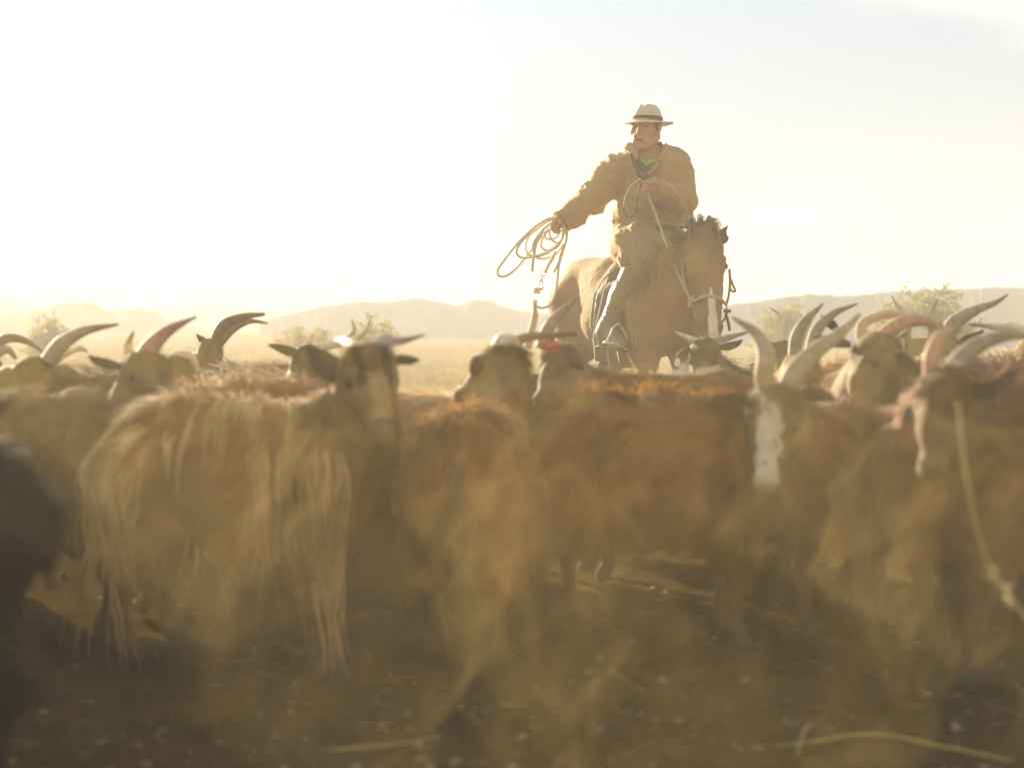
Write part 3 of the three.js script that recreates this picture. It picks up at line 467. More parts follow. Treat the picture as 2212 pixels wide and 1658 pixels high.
goat({ n: 17, label: 'far goat with wide spread thin horns and white forehead before the big bush', u: 2000, depth: 7.2, yaw: 84, size: 1.04, head: [1988, 706, 6.8, 1984, 790, 6.6], col: [0.422, 0.213, 0.030], face: [0.257, 0.172, 0.042], hairs: 4000,
  mark: (p, h, r) => h < 0.06 && Math.abs(r) < 0.035 ? [0.7, 0.64, 0.52] : null,
  horns: [{ c: 'white', p: [[1976, 700, 22, 0], [1962, 678, 18, 0], [1940, 660, 11, 0], [1926, 638, 3, 0]] }, { c: 'bone', p: [[2000, 700, 18, 0], [2010, 680, 11, 0], [2027, 645, 3, 0]] }],
  ears: [{ p: [[1970, 716, 8], [1956, 722, 12], [1944, 730, 3]] }, { p: [[2006, 716, 8], [2024, 722, 12], [2036, 728, 3]] }] });
goat({ n: 18, label: 'goat with one long grey horn rising at the right, behind the dark one', u: 2130, depth: 4.9, yaw: 165, size: 1.1, head: [2044, 742, 4.75, 1988, 850, 4.6], col: [0.318, 0.173, 0.026], face: [0.225, 0.156, 0.042], hairs: 7000,
  horns: [{ c: 'grey', tip: 'brown', p: [[2040, 738, 46, 0], [2064, 696, 40, 0], [2112, 668, 24, 0], [2150, 654, 14, 0.02], [2178, 636, 4, 0.04]] }],
  ears: [{ c: [0.05, 0.036, 0.02], p: [[2064, 746, 12], [2090, 732, 20], [2126, 714, 5]] }] });
goat({ n: 19, label: 'goat at the right edge with a horn lying flat to the left', u: 2380, depth: 5.0, yaw: 8, size: 1.1, head: [2235, 738, 4.9, 2290, 840, 4.8], col: [0.275, 0.157, 0.024], face: [0.193, 0.140, 0.035], hairs: 5000,
  horns: [{ c: 'white', tip: 'brown', p: [[2226, 730, 30, 0], [2196, 708, 26, 0], [2150, 706, 18, 0], [2092, 700, 5, 0]] }] });
{
  const q = scene.children.find((o) => o.userData.label?.includes('crimson ribbon')), red = std(RGB(0.62, 0.05, 0.06), 0.7), w = (pts) => sweep(pts.map(([u, v]) => at(u, v, 4.36)), (t) => 0.009 * (0.6 + 0.4 * Math.sin(t * 9)), { seg: 14, sides: 6, flat: 0.3, wide: V(0.2, 1, 0.2) });
  part('ribbon', mergeGeometries([w([[1168, 742], [1184, 748], [1200, 745], [1214, 750]]), w([[1184, 748], [1190, 756], [1202, 760]]), w([[1176, 745], [1188, 740], [1206, 741]])]), red, q);
  const d = scene.children.find((o) => o.userData.label?.startsWith('dark brown goat at the right edge'));
  part('neck_cord', sweep([[2092, 812], [2110, 822], [2130, 825], [2166, 806], [2184, 776]].map(([u, v]) => at(u, v, 2.86)), () => 0.003, { seg: 24, sides: 6 }), std(RGB(0.35, 0.2, 0.12), 0.8), d);
}
goat({ n: 46, label: 'near-black goat added low at the left edge in place of dark shade', u: -490, depth: 2.2, yaw: 174, size: 1.06, head: [-900, 700, 2.0, -1000, 820, 1.9], col: [0.033, 0.018, 0.007], face: [0.023, 0.016, 0.009], legs: [0.015, 0.012, 0.009], hairs: 20000, limp: true });  // added goat: its near-black coat stands in for a wedge of shade
goat({ n: 47, label: 'dusty brown goat at the left edge behind the near-black one, head out of the picture', u: 0, depth: 3.62, yaw: 170, size: 0.98, head: [-330, 780, 3.45, -430, 900, 3.35], col: [0.216, 0.127, 0.045], face: BROWN, hairs: 16000 });
// the back row, heads down behind the others
goat({ n: 42, label: 'brown goat with lowered head in the back row, behind the ribboned one', u: 1200, depth: 5.5, yaw: 172, size: 0.98, head: [1060, 850, 5.4, 1020, 930, 5.3], col: BROWN, face: DARK, hairs: 5000 });
goat({ n: 43, label: 'dark goat with lowered head in the back row, left of the black one', u: 1700, depth: 5.5, yaw: 20, size: 0.98, head: [1845, 850, 5.4, 1880, 930, 5.3], col: DARK, face: BLACK, hairs: 5000 });
goat({ n: 44, label: 'tan goat with lowered head in the back row, behind the horned right-hand group', u: 1960, depth: 5.8, yaw: 165, size: 0.98, head: [1820, 850, 5.7, 1790, 930, 5.6], col: TAN, face: BROWN, hairs: 5000 });
goat({ n: 45, label: 'dark brown goat with lowered head in the back row, behind the pink-horned one', u: 300, depth: 5.6, yaw: 6, size: 1.0, head: [440, 840, 5.5, 470, 930, 5.4], col: BROWN, face: DARK, hairs: 5000 });
// a goat just outside the left edge: its shadow lies across the earth in the picture
goat({ n: 32, label: 'goat outside the left edge, its shadow reaching across the earth', u: -330, depth: 3.1, yaw: 110, size: 1.06, head: [-420, 790, 3.1, -440, 960, 3.0], col: BROWN, face: DARK, hairs: 2500, cell: 0.016 });
// the long pale locks of the first goat: strands traced down over its flank
{
  const { o, B, L, F } = longHaired, gs = []; seed(777);
  const strands = (start, n, len, spread, col, drift) => {
    const sway = rr(-0.25, 0.25);
    for (let i = 0; i < n; i++) {
      let p = start.clone().add(V(rr(-1, 1), rr(-0.5, 0.5), rr(-1, 1)).multiplyScalar(spread)); const pts = [], ph = rr(0, 6), l = len * rr(0.75, 1.1); let dir = V(0, -0.2, 0.5).addScaledVector(F, sway * 0.5 + (drift ?? 0));
      const st = l / 9;
      for (let q = 0; q < 10; q++) {
        const d = B.d(p.x, p.y, p.z), g = B.grad(p.x, p.y, p.z, 0.01), want = 0.022 + 0.012 * (q / 9) + 0.004 * Math.sin(i); if (d < want) p.addScaledVector(g, Math.min(want - d, 0.04));
        pts.push(p.clone()); dir.add(V(0, -0.75, 0)).addScaledVector(F, 0.22 * Math.sin(q * 0.9 + ph * 0.3 + sway * 9)); const dd = B.d(p.x, p.y, p.z); if (dd < 0.06) dir.addScaledVector(g, -dir.dot(g) * 0.8); dir.normalize(); p = p.clone().addScaledVector(dir, st);
      }
      const b = rr(0.75, 1.2), c = col.map((v) => v * b), w = rr(0.0020, 0.0052);
      gs.push(sweep(pts, (t) => w * (1 - t * 0.85) * (0.5 + Math.min(1, t * 5) * 0.5), { seg: 12, sides: 3, color: () => c }));
    }
  };
  const PALE = [0.80, 0.62, 0.34], GOLD = [0.54, 0.36, 0.15];
  const locks = [];
  for (let i = 0; i < 16; i++) locks.push([rr(-0.40, -0.20), rr(0.42, 0.61), 0.45]);     // over the rump
  for (let i = 0; i < 10; i++) locks.push([rr(-0.2, 0.05), rr(0.56, 0.64), 0.2]);
  for (let i = 0; i < 17; i++) locks.push([rr(0.03, 0.27), rr(0.40, 0.62), 0.42]);       // over the shoulder
  for (const [x, y, len] of locks) strands(L(x, y, 0.03 + 0.1 * smooth(0.62 - y, 0, 0.15)), 14, len * rr(0.6, 1), 0.013, rnd() < 0.75 ? PALE : GOLD, x < -0.1 ? -0.7 : -0.1);
  for (let i = 0; i < 15; i++) strands(L(rr(-0.34, 0.26), rr(0.3, 0.36), 0.15), 10, rr(0.14, 0.26), 0.03, rnd() < 0.4 ? PALE : [0.3, 0.19, 0.09]);
  part('long_lock', mergeGeometries(gs), hairVC, o, { kind: 'stuff', label: 'long pale wavy locks' });
}

// ---------------------------------------------------------------- the horse
const C1 = (x, y, dz = 0) => at(1036.9 + x * 0.27356, 190.1 + y * 0.27356, 8.5 + dz);      // two enlargements of the photograph,
const C2 = (x, y, dz = 0) => at(1071.4 + x * 0.27356, 466.6 + y * 0.27356, 8.5 + dz);      // measured in their own pixels; dz = metres beyond the rider
const MM = 1 / 1243;                                                                        // one of those pixels in metres at the rider
const hx = (1370 - 1106) / FPX * 8.5, hBase = V(hx, 0, -8.5), hF = V(0.43, 0, 0.903).normalize(), hS = V(-hF.z, 0, hF.x);   // hS points to the horse's right
const H = (x, y, z) => hBase.clone().addScaledVector(hF, x).addScaledVector(hS, z).add(V(0, y, 0));
const horse = thing('horse', 'chestnut horse with a white blaze standing bridled and saddled under the rider', 'horse', hBase);
const hPoll = at(1519, 492, 7.72), hNose = at(1538, 716, 7.5);
const hD = hNose.clone().sub(hPoll), hHs = hD.length() / 0.56; hD.normalize();
const hR = V(0.97, 0, 0.08); hR.addScaledVector(hD, -hR.dot(hD)).normalize();
const hU = hR.clone().cross(hD).normalize(); if (hU.z < 0) hU.negate();                      // the forehead faces hU
const HH = (x, y, z) => hPoll.clone().addScaledVector(hD, x * hHs).addScaledVector(hU, y * hHs).addScaledVector(hR, z * hHs);
const hB = new Field();
hB.cap(H(0.35, 0.93, 0), H(-0.1, 0.88, 0), 0.27, 0.29, 0.15, hS, 0.84).cap(H(-0.1, 0.88, 0), H(-0.52, 0.98, 0), 0.29, 0.25, 0.15, hS, 0.9)
  .cap(H(0.33, 1.14, 0), H(-0.15, 1.12, 0), 0.115, 0.105, 0.12).cap(H(-0.2, 1.12, 0), H(-0.62, 1.12, 0), 0.13, 0.125, 0.12, hS, 1.2).cap(H(-0.6, 1.08, 0), H(-0.76, 0.98, 0), 0.14, 0.08, 0.1)
  .cap(H(0.45, 0.92, 0), H(0.50, 0.8, 0), 0.18, 0.13, 0.1);
const hn0 = H(0.42, 1.0, 0), hn1 = HH(0.08, -0.11, 0), hnm = hn0.clone().lerp(hn1, 0.5).add(V(0, -0.02, 0));
hB.cap(hn0, hnm, 0.20, 0.15, 0.14).cap(hnm, hn1, 0.165, 0.115, 0.1).cap(hn0.clone().add(V(0, 0.12, 0)), HH(0.02, -0.06, 0), 0.1, 0.06, 0.1);
for (const z of [-1, 1]) {
  const s = z > 0 ? 0.06 : -0.05;
  hB.chain([H(0.36, 0.92, z * 0.13), H(0.36, 0.68, z * 0.15), H(0.39 + s, 0.42, z * 0.14), H(0.38 + s, 0.13, z * 0.14), H(0.42 + s, 0.05, z * 0.14)], [0.15, 0.088, 0.055, 0.040, 0.052], 0.06);
  hB.chain([H(-0.52, 0.95, z * 0.13), H(-0.45, 0.7, z * 0.17), H(-0.66 - s, 0.5, z * 0.15), H(-0.62 - s, 0.14, z * 0.15), H(-0.58 - s, 0.05, z * 0.15)], [0.2, 0.13, 0.062, 0.042, 0.053], 0.06);
}
hB.cap(HH(0.05, -0.09, 0), HH(0.2, -0.085, 0), 0.105, 0.102, 0.05, hR, 0.80).cap(HH(0.2, -0.07, 0), HH(0.42, -0.055, 0), 0.09, 0.068, 0.06, hR, 0.8).cap(HH(0.42, -0.058, 0), HH(0.535, -0.062, 0), 0.068, 0.056, 0.05)
  .cap(HH(0.16, -0.17, 0), HH(0.5, -0.105, 0), 0.085, 0.045, 0.06, hR, 0.85).ball(HH(0.545, -0.09, 0), 0.045, 0.03);
for (const z of [-1, 1]) {
  hB.cap(HH(0.17, -0.02, z * 0.082), HH(0.23, -0.035, z * 0.074), 0.026, 0.022, 0.03).ball(HH(0.22, -0.16, z * 0.05), 0.075, 0.05, hR, 0.7).ball(HH(0.52, -0.042, z * 0.042), 0.026, 0.025).cap(HH(0.3, -0.06, z * 0.07), HH(0.4, -0.075, z * 0.06), 0.016, 0.01, 0.03);
  hB.cut(HH(0.545, -0.026, z * 0.052), 0.018, 0.014);
}
hB.warp = (x, y, z, d) => d > 0.06 ? d : d - 0.006 * nz(x * 6, y * 6, z * 6) - 0.002 * nz(x * 30, y * 24, z * 30);
const CHEST = [0.26, 0.148, 0.056];
const hTint = (x, y, z) => {
  const p = V(x, y, z), q = p.clone().sub(hPoll), a = q.dot(hD) / hHs, r = q.dot(hR) / hHs, f = q.dot(hU) / hHs, n = 1 + 0.25 * fbm(x * 5, y * 5, z * 5) + 0.18 * nz(x * 40, y * 22, z * 40);
  let c = CHEST; c = c.map((v, i) => lerp([0.08, 0.05, 0.03][i], v, smooth(y + 0.05 * nz(x * 7, y * 7, z * 7), 0.28, 0.5)));
  if (a > 0.0 && a < 0.6 && f > -0.2) {
    const w = 0.015 + 0.006 * nz(p.x * 20, p.y * 14, 2) + 0.010 * smooth(a, 0.4, 0.52);
    if (f > -0.085 && a > 0.32 && Math.abs(r - 0.012) < w * (a < 0.38 ? (a - 0.32) / 0.06 : 1)) c = [0.72, 0.70, 0.66];
    else if (a > 0.45) c = c.map((v) => v * lerp(1, 0.7, smooth(a, 0.45, 0.56)));
  }
  return c.map((v) => v * n);
};
seed(500);
const hBody = part('body', meshField(hB, 0.013, hTint), skinMat, horse);
for (const z of [-1, 1]) { const g = new THREE.SphereGeometry(0.021, 14, 10), e = HH(0.2, -0.04, z * 0.094); g.translate(e.x, e.y, e.z); part('eye', g, eyeMat, horse); }
for (const [x, z, s] of [[0.43, 1, 0.06], [0.43, -1, -0.05], [-0.57, 1, -0.06], [-0.57, -1, 0.05]]) { const c = H(x + s, 0, z * 0.145), g = new THREE.CylinderGeometry(0.05, 0.066, 0.085, 16); g.translate(c.x, 0.04, c.z); part('hoof', g, std(RGB(0.06, 0.05, 0.04), 0.6), horse); }
for (const [base, mid, tip] of [[C2(1450, 205, -0.75), C2(1405, 130, -0.74), C2(1388, 72, -0.74)], [C2(1768, 205, -0.75), C2(1792, 130, -0.74), C2(1834, 72, -0.74)]])
  part('ear', sweep([base, base.clone().lerp(mid, 0.5), mid, tip], (t) => (0.022 + 0.028 * Math.sin(Math.PI * Math.min(1, t * 0.9 + 0.12))) * (1 - t * t * 0.93), { seg: 14, sides: 12, flat: 0.45, wide: V(1, 0, 0.2), color: (t, q) => CHEST.map((v) => v * (0.5 + 0.3 * nz(q.x * 40, q.y * 40, q.z * 40))) }), earMat, horse);
const hLocal = (p) => p.clone().add(hBase);
fur('hair', horse, hBody.geometry, 26000, (p) => hF.clone().multiplyScalar(-0.5).add(V(0, -0.8, 0)), (p) => { const w = hLocal(p), q = w.clone().sub(hPoll); return w.y < 0.08 ? 0 : q.length() < 0.75 && q.dot(hD) > -0.05 ? 0.009 : 0.02; }, 0.0016, 0.35);
// mane, forelock and tail: locks of hair
function locks(list, mat, segs = 8) {
  const gs = [];
  for (const { pts, n, spread, w, c } of list) for (let i = 0; i < n; i++) {
    const off = V(rr(-1, 1), rr(-0.4, 0.4), rr(-1, 1)).multiplyScalar(spread), fan = V(rr(-1, 1), rr(-0.5, 0.5), rr(-1, 1)).multiplyScalar(spread * 1.6), b = rr(0.7, 1.25), cc = c.map((v) => v * b);
    const P = pts.map((p, k) => p.clone().add(off).addScaledVector(fan, k / (pts.length - 1))); if (rnd() < 0.4) P.pop(); if (P.length < 2) continue;
    const ww = w * rr(0.6, 1.3); gs.push(sweep(P, (t) => ww * (1 - 0.85 * t), { seg: segs, sides: 3, color: () => cc }));
  }
  return mergeGeometries(gs);
}
{
  const M1 = [0.46, 0.27, 0.11], M2 = [0.20, 0.11, 0.05], list = [];
  for (let i = 0; i < 34; i++) {                                            // the mane falls to the horse's right along the crest
    const t = i / 33 * 0.86, crest = H(0.36, 1.22, 0.02).lerp(HH(0.03, -0.10, 0), t), r = rr(0.16, 0.36) * (1 - 0.3 * t);
    list.push({ pts: [crest.clone().add(V(0, 0.03, 0)), crest.clone().addScaledVector(hS, 0.12).add(V(0, 0.0, 0)), crest.clone().addScaledVector(hS, 0.21).addScaledVector(hF, 0.05).add(V(0, -r * 0.5, 0)), crest.clone().addScaledVector(hS, 0.23).addScaledVector(hF, 0.07).add(V(0, -r, 0))], n: 12, spread: 0.026, w: 0.0026, c: rnd() < 0.7 ? M1 : M2 });
  }
  part('mane', locks(list, hairVC), hairVC, horse, { kind: 'stuff' });
  const fl = [];
  for (let i = 0; i < 60; i++) {
    const a = rr(-1, 1), top = HH(rr(-0.03, 0.03), -0.05, a * 0.055), up = rr(0.035, 0.08) * (1.1 - a * a * 0.5), dn = rr(-0.02, 0.1);
    fl.push({ pts: [top, top.clone().add(V(a * 0.02 + rr(-0.01, 0.01), up, 0.015)), top.clone().add(V(a * 0.04, up * 0.9, 0.05)), top.clone().add(V(a * 0.055, up * 0.3 - dn, 0.075 + dn * 0.2))], n: 7, spread: 0.010, w: 0.0022, c: rnd() < 0.7 ? [0.62, 0.42, 0.20] : M2 });
  }
  part('forelock', locks(fl, hairVC), hairVC, horse, { kind: 'stuff' });
  const tl = [], dock = H(-0.84, 1.03, 0);
  for (let i = 0; i < 26; i++) { const a = rr(-1, 1), b = rr(-1, 1); tl.push({ pts: [H(-0.74, 1.07, a * 0.03), dock.clone().add(V(a * 0.03, 0.02 * b, 0)), H(-0.95 + 0.03 * b, 0.82, a * 0.07 + 0.03), H(-0.95 + 0.05 * b, 0.5, a * 0.09 + 0.06), H(-0.88 + 0.05 * b, rr(0.22, 0.38), a * 0.06 + 0.06)], n: 22, spread: 0.022, w: 0.0028, c: rnd() < 0.5 ? [0.30, 0.16, 0.065] : [0.14, 0.08, 0.04] }); }
  part('tail', locks(tl, hairVC, 9), hairVC, horse, { kind: 'stuff' });
}
// saddle, stirrup, girth
const leather = std(RGB(0.10, 0.062, 0.032), 0.6), oldLeather = std(RGB(0.14, 0.10, 0.06), 0.7), metal = new THREE.MeshStandardMaterial({ color: RGB(0.62, 0.6, 0.58), metalness: 1, roughness: 0.35 });
const felt = std(RGB(0.16, 0.15, 0.09), 0.95), cord = std(RGB(0.42, 0.36, 0.26), 0.8);
{
  const sad = thing('saddle', 'worn leather saddle with hanging flap and thongs on the chestnut horse', 'saddle', H(0, 1.2, 0));
  // a sheet that lies on the horse between two stations and hangs to a given height on each side
  const drape = (x0, x1, y, off, thick) => {
    const nu = 20, nv = 34, P = [], idx = [], ring = [];
    for (let k = 0; k < 2; k++) for (let i = 0; i <= nu; i++) for (let j = 0; j <= nv; j++) {
      const x = lerp(x0, x1, i / nu), a = (j / nv - 0.5) * 2, dirv = V(0, Math.cos(a * 2.0), 0).addScaledVector(hS, Math.sin(a * 2.0)), c = H(x, 0.9, 0); let r = 0.1; while (r < 0.6 && hB.d(c.x + dirv.x * r, c.y + dirv.y * r, c.z + dirv.z * r) < 0) r += 0.006;
      const q = c.addScaledVector(dirv, r + off + k * thick + 0.004 * nz(x * 9, a * 5, 1)); if (Math.abs(a) > 0.62 && q.y > y) q.y = lerp(q.y, y, smooth(Math.abs(a), 0.62, 1)); P.push(q.x, q.y, q.z);
    }
    const id = (k, i, j) => k * (nu + 1) * (nv + 1) + i * (nv + 1) + j;
    for (let i = 0; i < nu; i++) for (let j = 0; j < nv; j++) { idx.push(id(0, i, j), id(0, i + 1, j), id(0, i, j + 1), id(0, i, j + 1), id(0, i + 1, j), id(0, i + 1, j + 1)); idx.push(id(1, i, j), id(1, i, j + 1), id(1, i + 1, j), id(1, i, j + 1), id(1, i + 1, j + 1), id(1, i + 1, j)); }
    for (let i = 0; i < nu; i++) for (const j of [0, nv]) idx.push(id(0, i, j), id(1, i, j), id(0, i + 1, j), id(1, i, j), id(1, i + 1, j), id(0, i + 1, j));
    for (let j = 0; j < nv; j++) for (const i of [0, nu]) idx.push(id(0, i, j), id(0, i, j + 1), id(1, i, j), id(1, i, j), id(0, i, j + 1), id(1, i, j + 1));
    const g = new THREE.BufferGeometry(); g.setAttribute('position', new THREE.Float32BufferAttribute(P, 3)); g.setIndex(idx); g.computeVertexNormals(); return g;
  };
  part('blanket', drape(-0.02, 0.34, 0.80, 0.008, 0.012), new THREE.MeshStandardMaterial({ color: felt.color, roughness: 0.95, side: THREE.DoubleSide }), sad);
  part('flap', drape(0.03, 0.30, 0.60, 0.024, 0.008), new THREE.MeshStandardMaterial({ color: oldLeather.color, roughness: 0.65, side: THREE.DoubleSide }), sad);
  const seat = new Field().cap(H(-0.06, 1.26, 0), H(0.2, 1.26, 0), 0.08, 0.075, 0.05).cap(H(0.25, 1.29, -0.05), H(0.25, 1.29, 0.05), 0.05, 0.05, 0.05).cap(H(0.26, 1.32, 0), H(0.28, 1.40, 0), 0.035, 0.028, 0.04).cap(H(-0.1, 1.28, -0.06), H(-0.1, 1.28, 0.06), 0.04, 0.04, 0.05);
  part('seat', meshField(seat, 0.012), leather, sad);
  // thongs and cords hanging on the right flank
  const th = (pts, w = 0.0035, m = cord) => part('thong', sweep(pts, () => w, { seg: 18, sides: 5 }), m, sad);
  th([C2(905, 420, -0.2), C2(850, 600, -0.28), C2(810, 780, -0.3), C2(765, 990, -0.3)], 0.004);
  th([C2(1220, 490, -0.5), C2(1170, 660, -0.5), C2(1130, 830, -0.48), C2(1105, 960, -0.48), C2(1112, 1044, -0.48)], 0.004);
  th([C2(968, 410, -0.3), C2(880, 470, -0.32), C2(830, 530, -0.32), C2(812, 575, -0.32)], 0.005, oldLeather);
  th([C2(885, 1000, -0.4), C2(888, 1120, -0.42), C2(895, 1220, -0.42), C2(893, 1320, -0.42)], 0.0035);
  part('saddle_bag', meshField(new Field().cap(C2(900, 480, -0.16), C2(960, 420, -0.2), 0.035, 0.05, 0.03, hS, 0.5).cap(C2(890, 540, -0.16), C2(930, 620, -0.2), 0.03, 0.025, 0.03, hS, 0.5), 0.008), felt, sad);
  part('girth', sweep(Array.from({ length: 15 }, (_, i) => { const a = (i / 14 - 0.5) * 3.9 + Math.PI, c = H(0.26, 0.9, 0), dirv = V(0, Math.cos(a), 0).addScaledVector(hS, Math.sin(a)); let r = 0.1; while (r < 0.6 && hB.d(c.x + dirv.x * r, c.y + dirv.y * r, c.z + dirv.z * r) < 0) r += 0.006; return c.addScaledVector(dirv, r + 0.012); }), () => 0.026, { seg: 40, sides: 8, flat: 0.16, wide: hF }), leather, sad);
  // stirrup: arch, eye and broad tread
  const stir = new THREE.Group(); stir.name = 'stirrup'; sad.add(stir); stir.position.set(0, 0, 0);
  part('arch', mergeGeometries([sweep([C2(858, 1000, -0.5), C2(880, 985, -0.5), C2(905, 940, -0.48), C2(930, 880, -0.46), C2(970, 845, -0.45)], (t) => 0.012 * (1 - 0.4 * t), { seg: 16, sides: 8, flat: 0.5 }), sweep([C2(1046, 1050, -0.42), C2(1040, 985, -0.42), C2(1005, 900, -0.43), C2(970, 845, -0.45)], (t) => 0.011, { seg: 16, sides: 8, flat: 0.5 })]), metal, stir);
  part('tread', sweep([C2(848, 1002, -0.52), C2(900, 1004, -0.54), C2(970, 1018, -0.54), C2(1040, 1058, -0.5)], (t) => 0.03 * (0.75 + 0.4 * Math.sin(Math.PI * t)), { seg: 14, sides: 10, flat: 0.28, wide: V(-0.2, 0.1, 1) }), metal, stir);
  part('strap', sweep([C2(970, 845, -0.45), C2(1010, 700, -0.4), C2(1090, 480, -0.3), C2(1110, 300, -0.15)], () => 0.016, { seg: 14, sides: 6, flat: 0.2, wide: hF }), leather, stir);
}
{
  const br = thing('bridle', 'knotted rawhide bridle with a lead rope up to the left hand of the rider', 'bridle', hPoll.clone());
  const tube = (n, pts, w, m = cord) => part(n, sweep(pts, () => w, { seg: 26, sides: 6 }), m, br);
  const Z = (x, y, dz = 0) => C2(x, y, -0.88 + dz);
  tube('noseband', [Z(1555, 675, 0.06), Z(1585, 662, -0.05), Z(1640, 640, -0.115), Z(1705, 632, -0.125), Z(1770, 655, -0.10), Z(1820, 700, 0.02)], 0.010);
  tube('cheek_strap', [C2(1468, 330, -0.72), C2(1478, 450, -0.74), Z(1505, 580, 0.08), Z(1550, 670, 0.055)], 0.009);
  tube('cheek_strap', [C2(1845, 420, -0.74), C2(1848, 540, -0.8), Z(1836, 640, 0.04), Z(1818, 705, 0.02)], 0.008, oldLeather);
  tube('brow_strap', [C2(1848, 480, -0.74), C2(1870, 540, -0.74), C2(1890, 592, -0.76), C2(1862, 590, -0.77), C2(1850, 560, -0.77)], 0.007, leather);
  tube('curb_strap', [Z(1555, 690, 0.05), Z(1570, 770, 0.02), Z(1600, 830, 0.03), Z(1690, 860, 0.08), Z(1800, 820, 0.06), Z(1828, 720, 0.04)], 0.007);
  tube('bit', [Z(1800, 745, 0), Z(1828, 752, 0.0), Z(1850, 748, 0.02)], 0.010, leather);
  tube('bit', [Z(1815, 770, 0.03), Z(1838, 850, 0.02), Z(1845, 900, 0.05)], 0.009, leather);
  const knot = new Field(); seed(61); for (let i = 0; i < 9; i++) { const a = Z(1548 + rr(-22, 26), 668 + rr(-30, 40), 0.03 + rr(-0.02, 0.02)); knot.cap(a, a.clone().add(V(rr(-1, 1), rr(-1, 1), rr(-1, 1)).multiplyScalar(0.018)), 0.010, 0.009, 0.01); }
  part('knot', meshField(knot, 0.004), cord, br);
  const rope = [C1(1318, 815, -0.42), C1(1350, 900, -0.44), C1(1400, 1030, -0.5), C1(1470, 1225, -0.6), C1(1522, 1365, -0.7)];
  part('lead_rope', sweep(rope, (t) => 0.0085, { seg: 30, sides: 8 }), std(RGB(0.40, 0.37, 0.27), 0.8), br);
  const rope2 = [C1(1522, 1365, -0.7), C1(1560, 1460, -0.76), C1(1600, 1545, -0.8), C1(1650, 1640, -0.84), C1(1676, 1684, -0.86)];
  tube('lead_rope', rope2, 0.0075);
  part('knot', meshField(new Field().cap(C1(1520, 1350, -0.71), C1(1524, 1385, -0.71), 0.013, 0.011, 0.01).cap(C1(1518, 1385, -0.71), C1(1508, 1412, -0.71), 0.007, 0.004, 0.008), 0.004), cord, br);
  tube('rein', [C1(1340, 870, -0.4), C1(1420, 950, -0.42), C1(1480, 1010, -0.46), C1(1530, 1070, -0.55), C1(1600, 1180, -0.66)], 0.006, oldLeather);
  // the looped tail of the rope, falling from the hand
  part('rope_loop', sweep([C1(1330, 790, -0.44), C1(1290, 745, -0.46), C1(1262, 720, -0.47), C1(1240, 740, -0.48), C1(1190, 780, -0.47), C1(1150, 860, -0.46), C1(1133, 945, -0.45)], () => 0.0055, { seg: 34, sides: 7 }), std(RGB(0.46, 0.42, 0.32), 0.8), br);
  part('rope_loop', sweep([C1(1133, 945, -0.45), C1(1150, 1000, -0.45), C1(1190, 1020, -0.46), C1(1225, 985, -0.46), C1(1240, 900, -0.46), C1(1252, 800, -0.46), C1(1282, 742, -0.46)], (t) => 0.004, { seg: 34, sides: 6 }), oldLeather, br);
}

{ // an unseen second horse, added outside the left edge to cast shade through the dust
  const h2 = horse.clone(); h2.name = numbered('horse'); h2.position.set(-3.2, 0, -5.1); h2.rotation.y = Math.atan2(-0.903, -0.43);
  h2.userData = { label: 'riderless horse added unseen outside the left edge to cast shade into the picture', category: 'horse' }; scene.add(h2);
}

// ---------------------------------------------------------------- the rider
const rider = thing('person', 'rider in pale banded hat, brown coat and green shirt holding a coiled rope aside', 'person', H(0, 1.28, 0));
const SKIN = [0.52, 0.30, 0.17];
const hc = C1(1308, 318, -0.06), hz = V(-0.44, -0.02, 0.90).normalize(), hyy = V(0.03, 1, 0.02).addScaledVector(hz, -hz.dot(V(0.03, 1, 0.02))).normalize(), hxx = hyy.clone().cross(hz).normalize(), fs = 1.1;
const FC = (x, y, z) => hc.clone().addScaledVector(hxx, x * fs).addScaledVector(hyy, y * fs).addScaledVector(hz, z * fs);
const J = { hipR: C1(1240, 1180, -0.08), hipL: C1(1420, 1180, 0.06), kneeR: C1(1255, 1360, -0.42), ankleR: C1(1010, 1890, -0.32), toeR: C1(1120, 2030, -0.48), shR: C1(1070, 640, 0.0), shL: C1(1590, 620, 0.0), elR: C1(880, 850, -0.03), wrR: C1(680, 1010, -0.1), elL: C1(1620, 900, -0.06), wrL: C1(1370, 815, -0.33) };
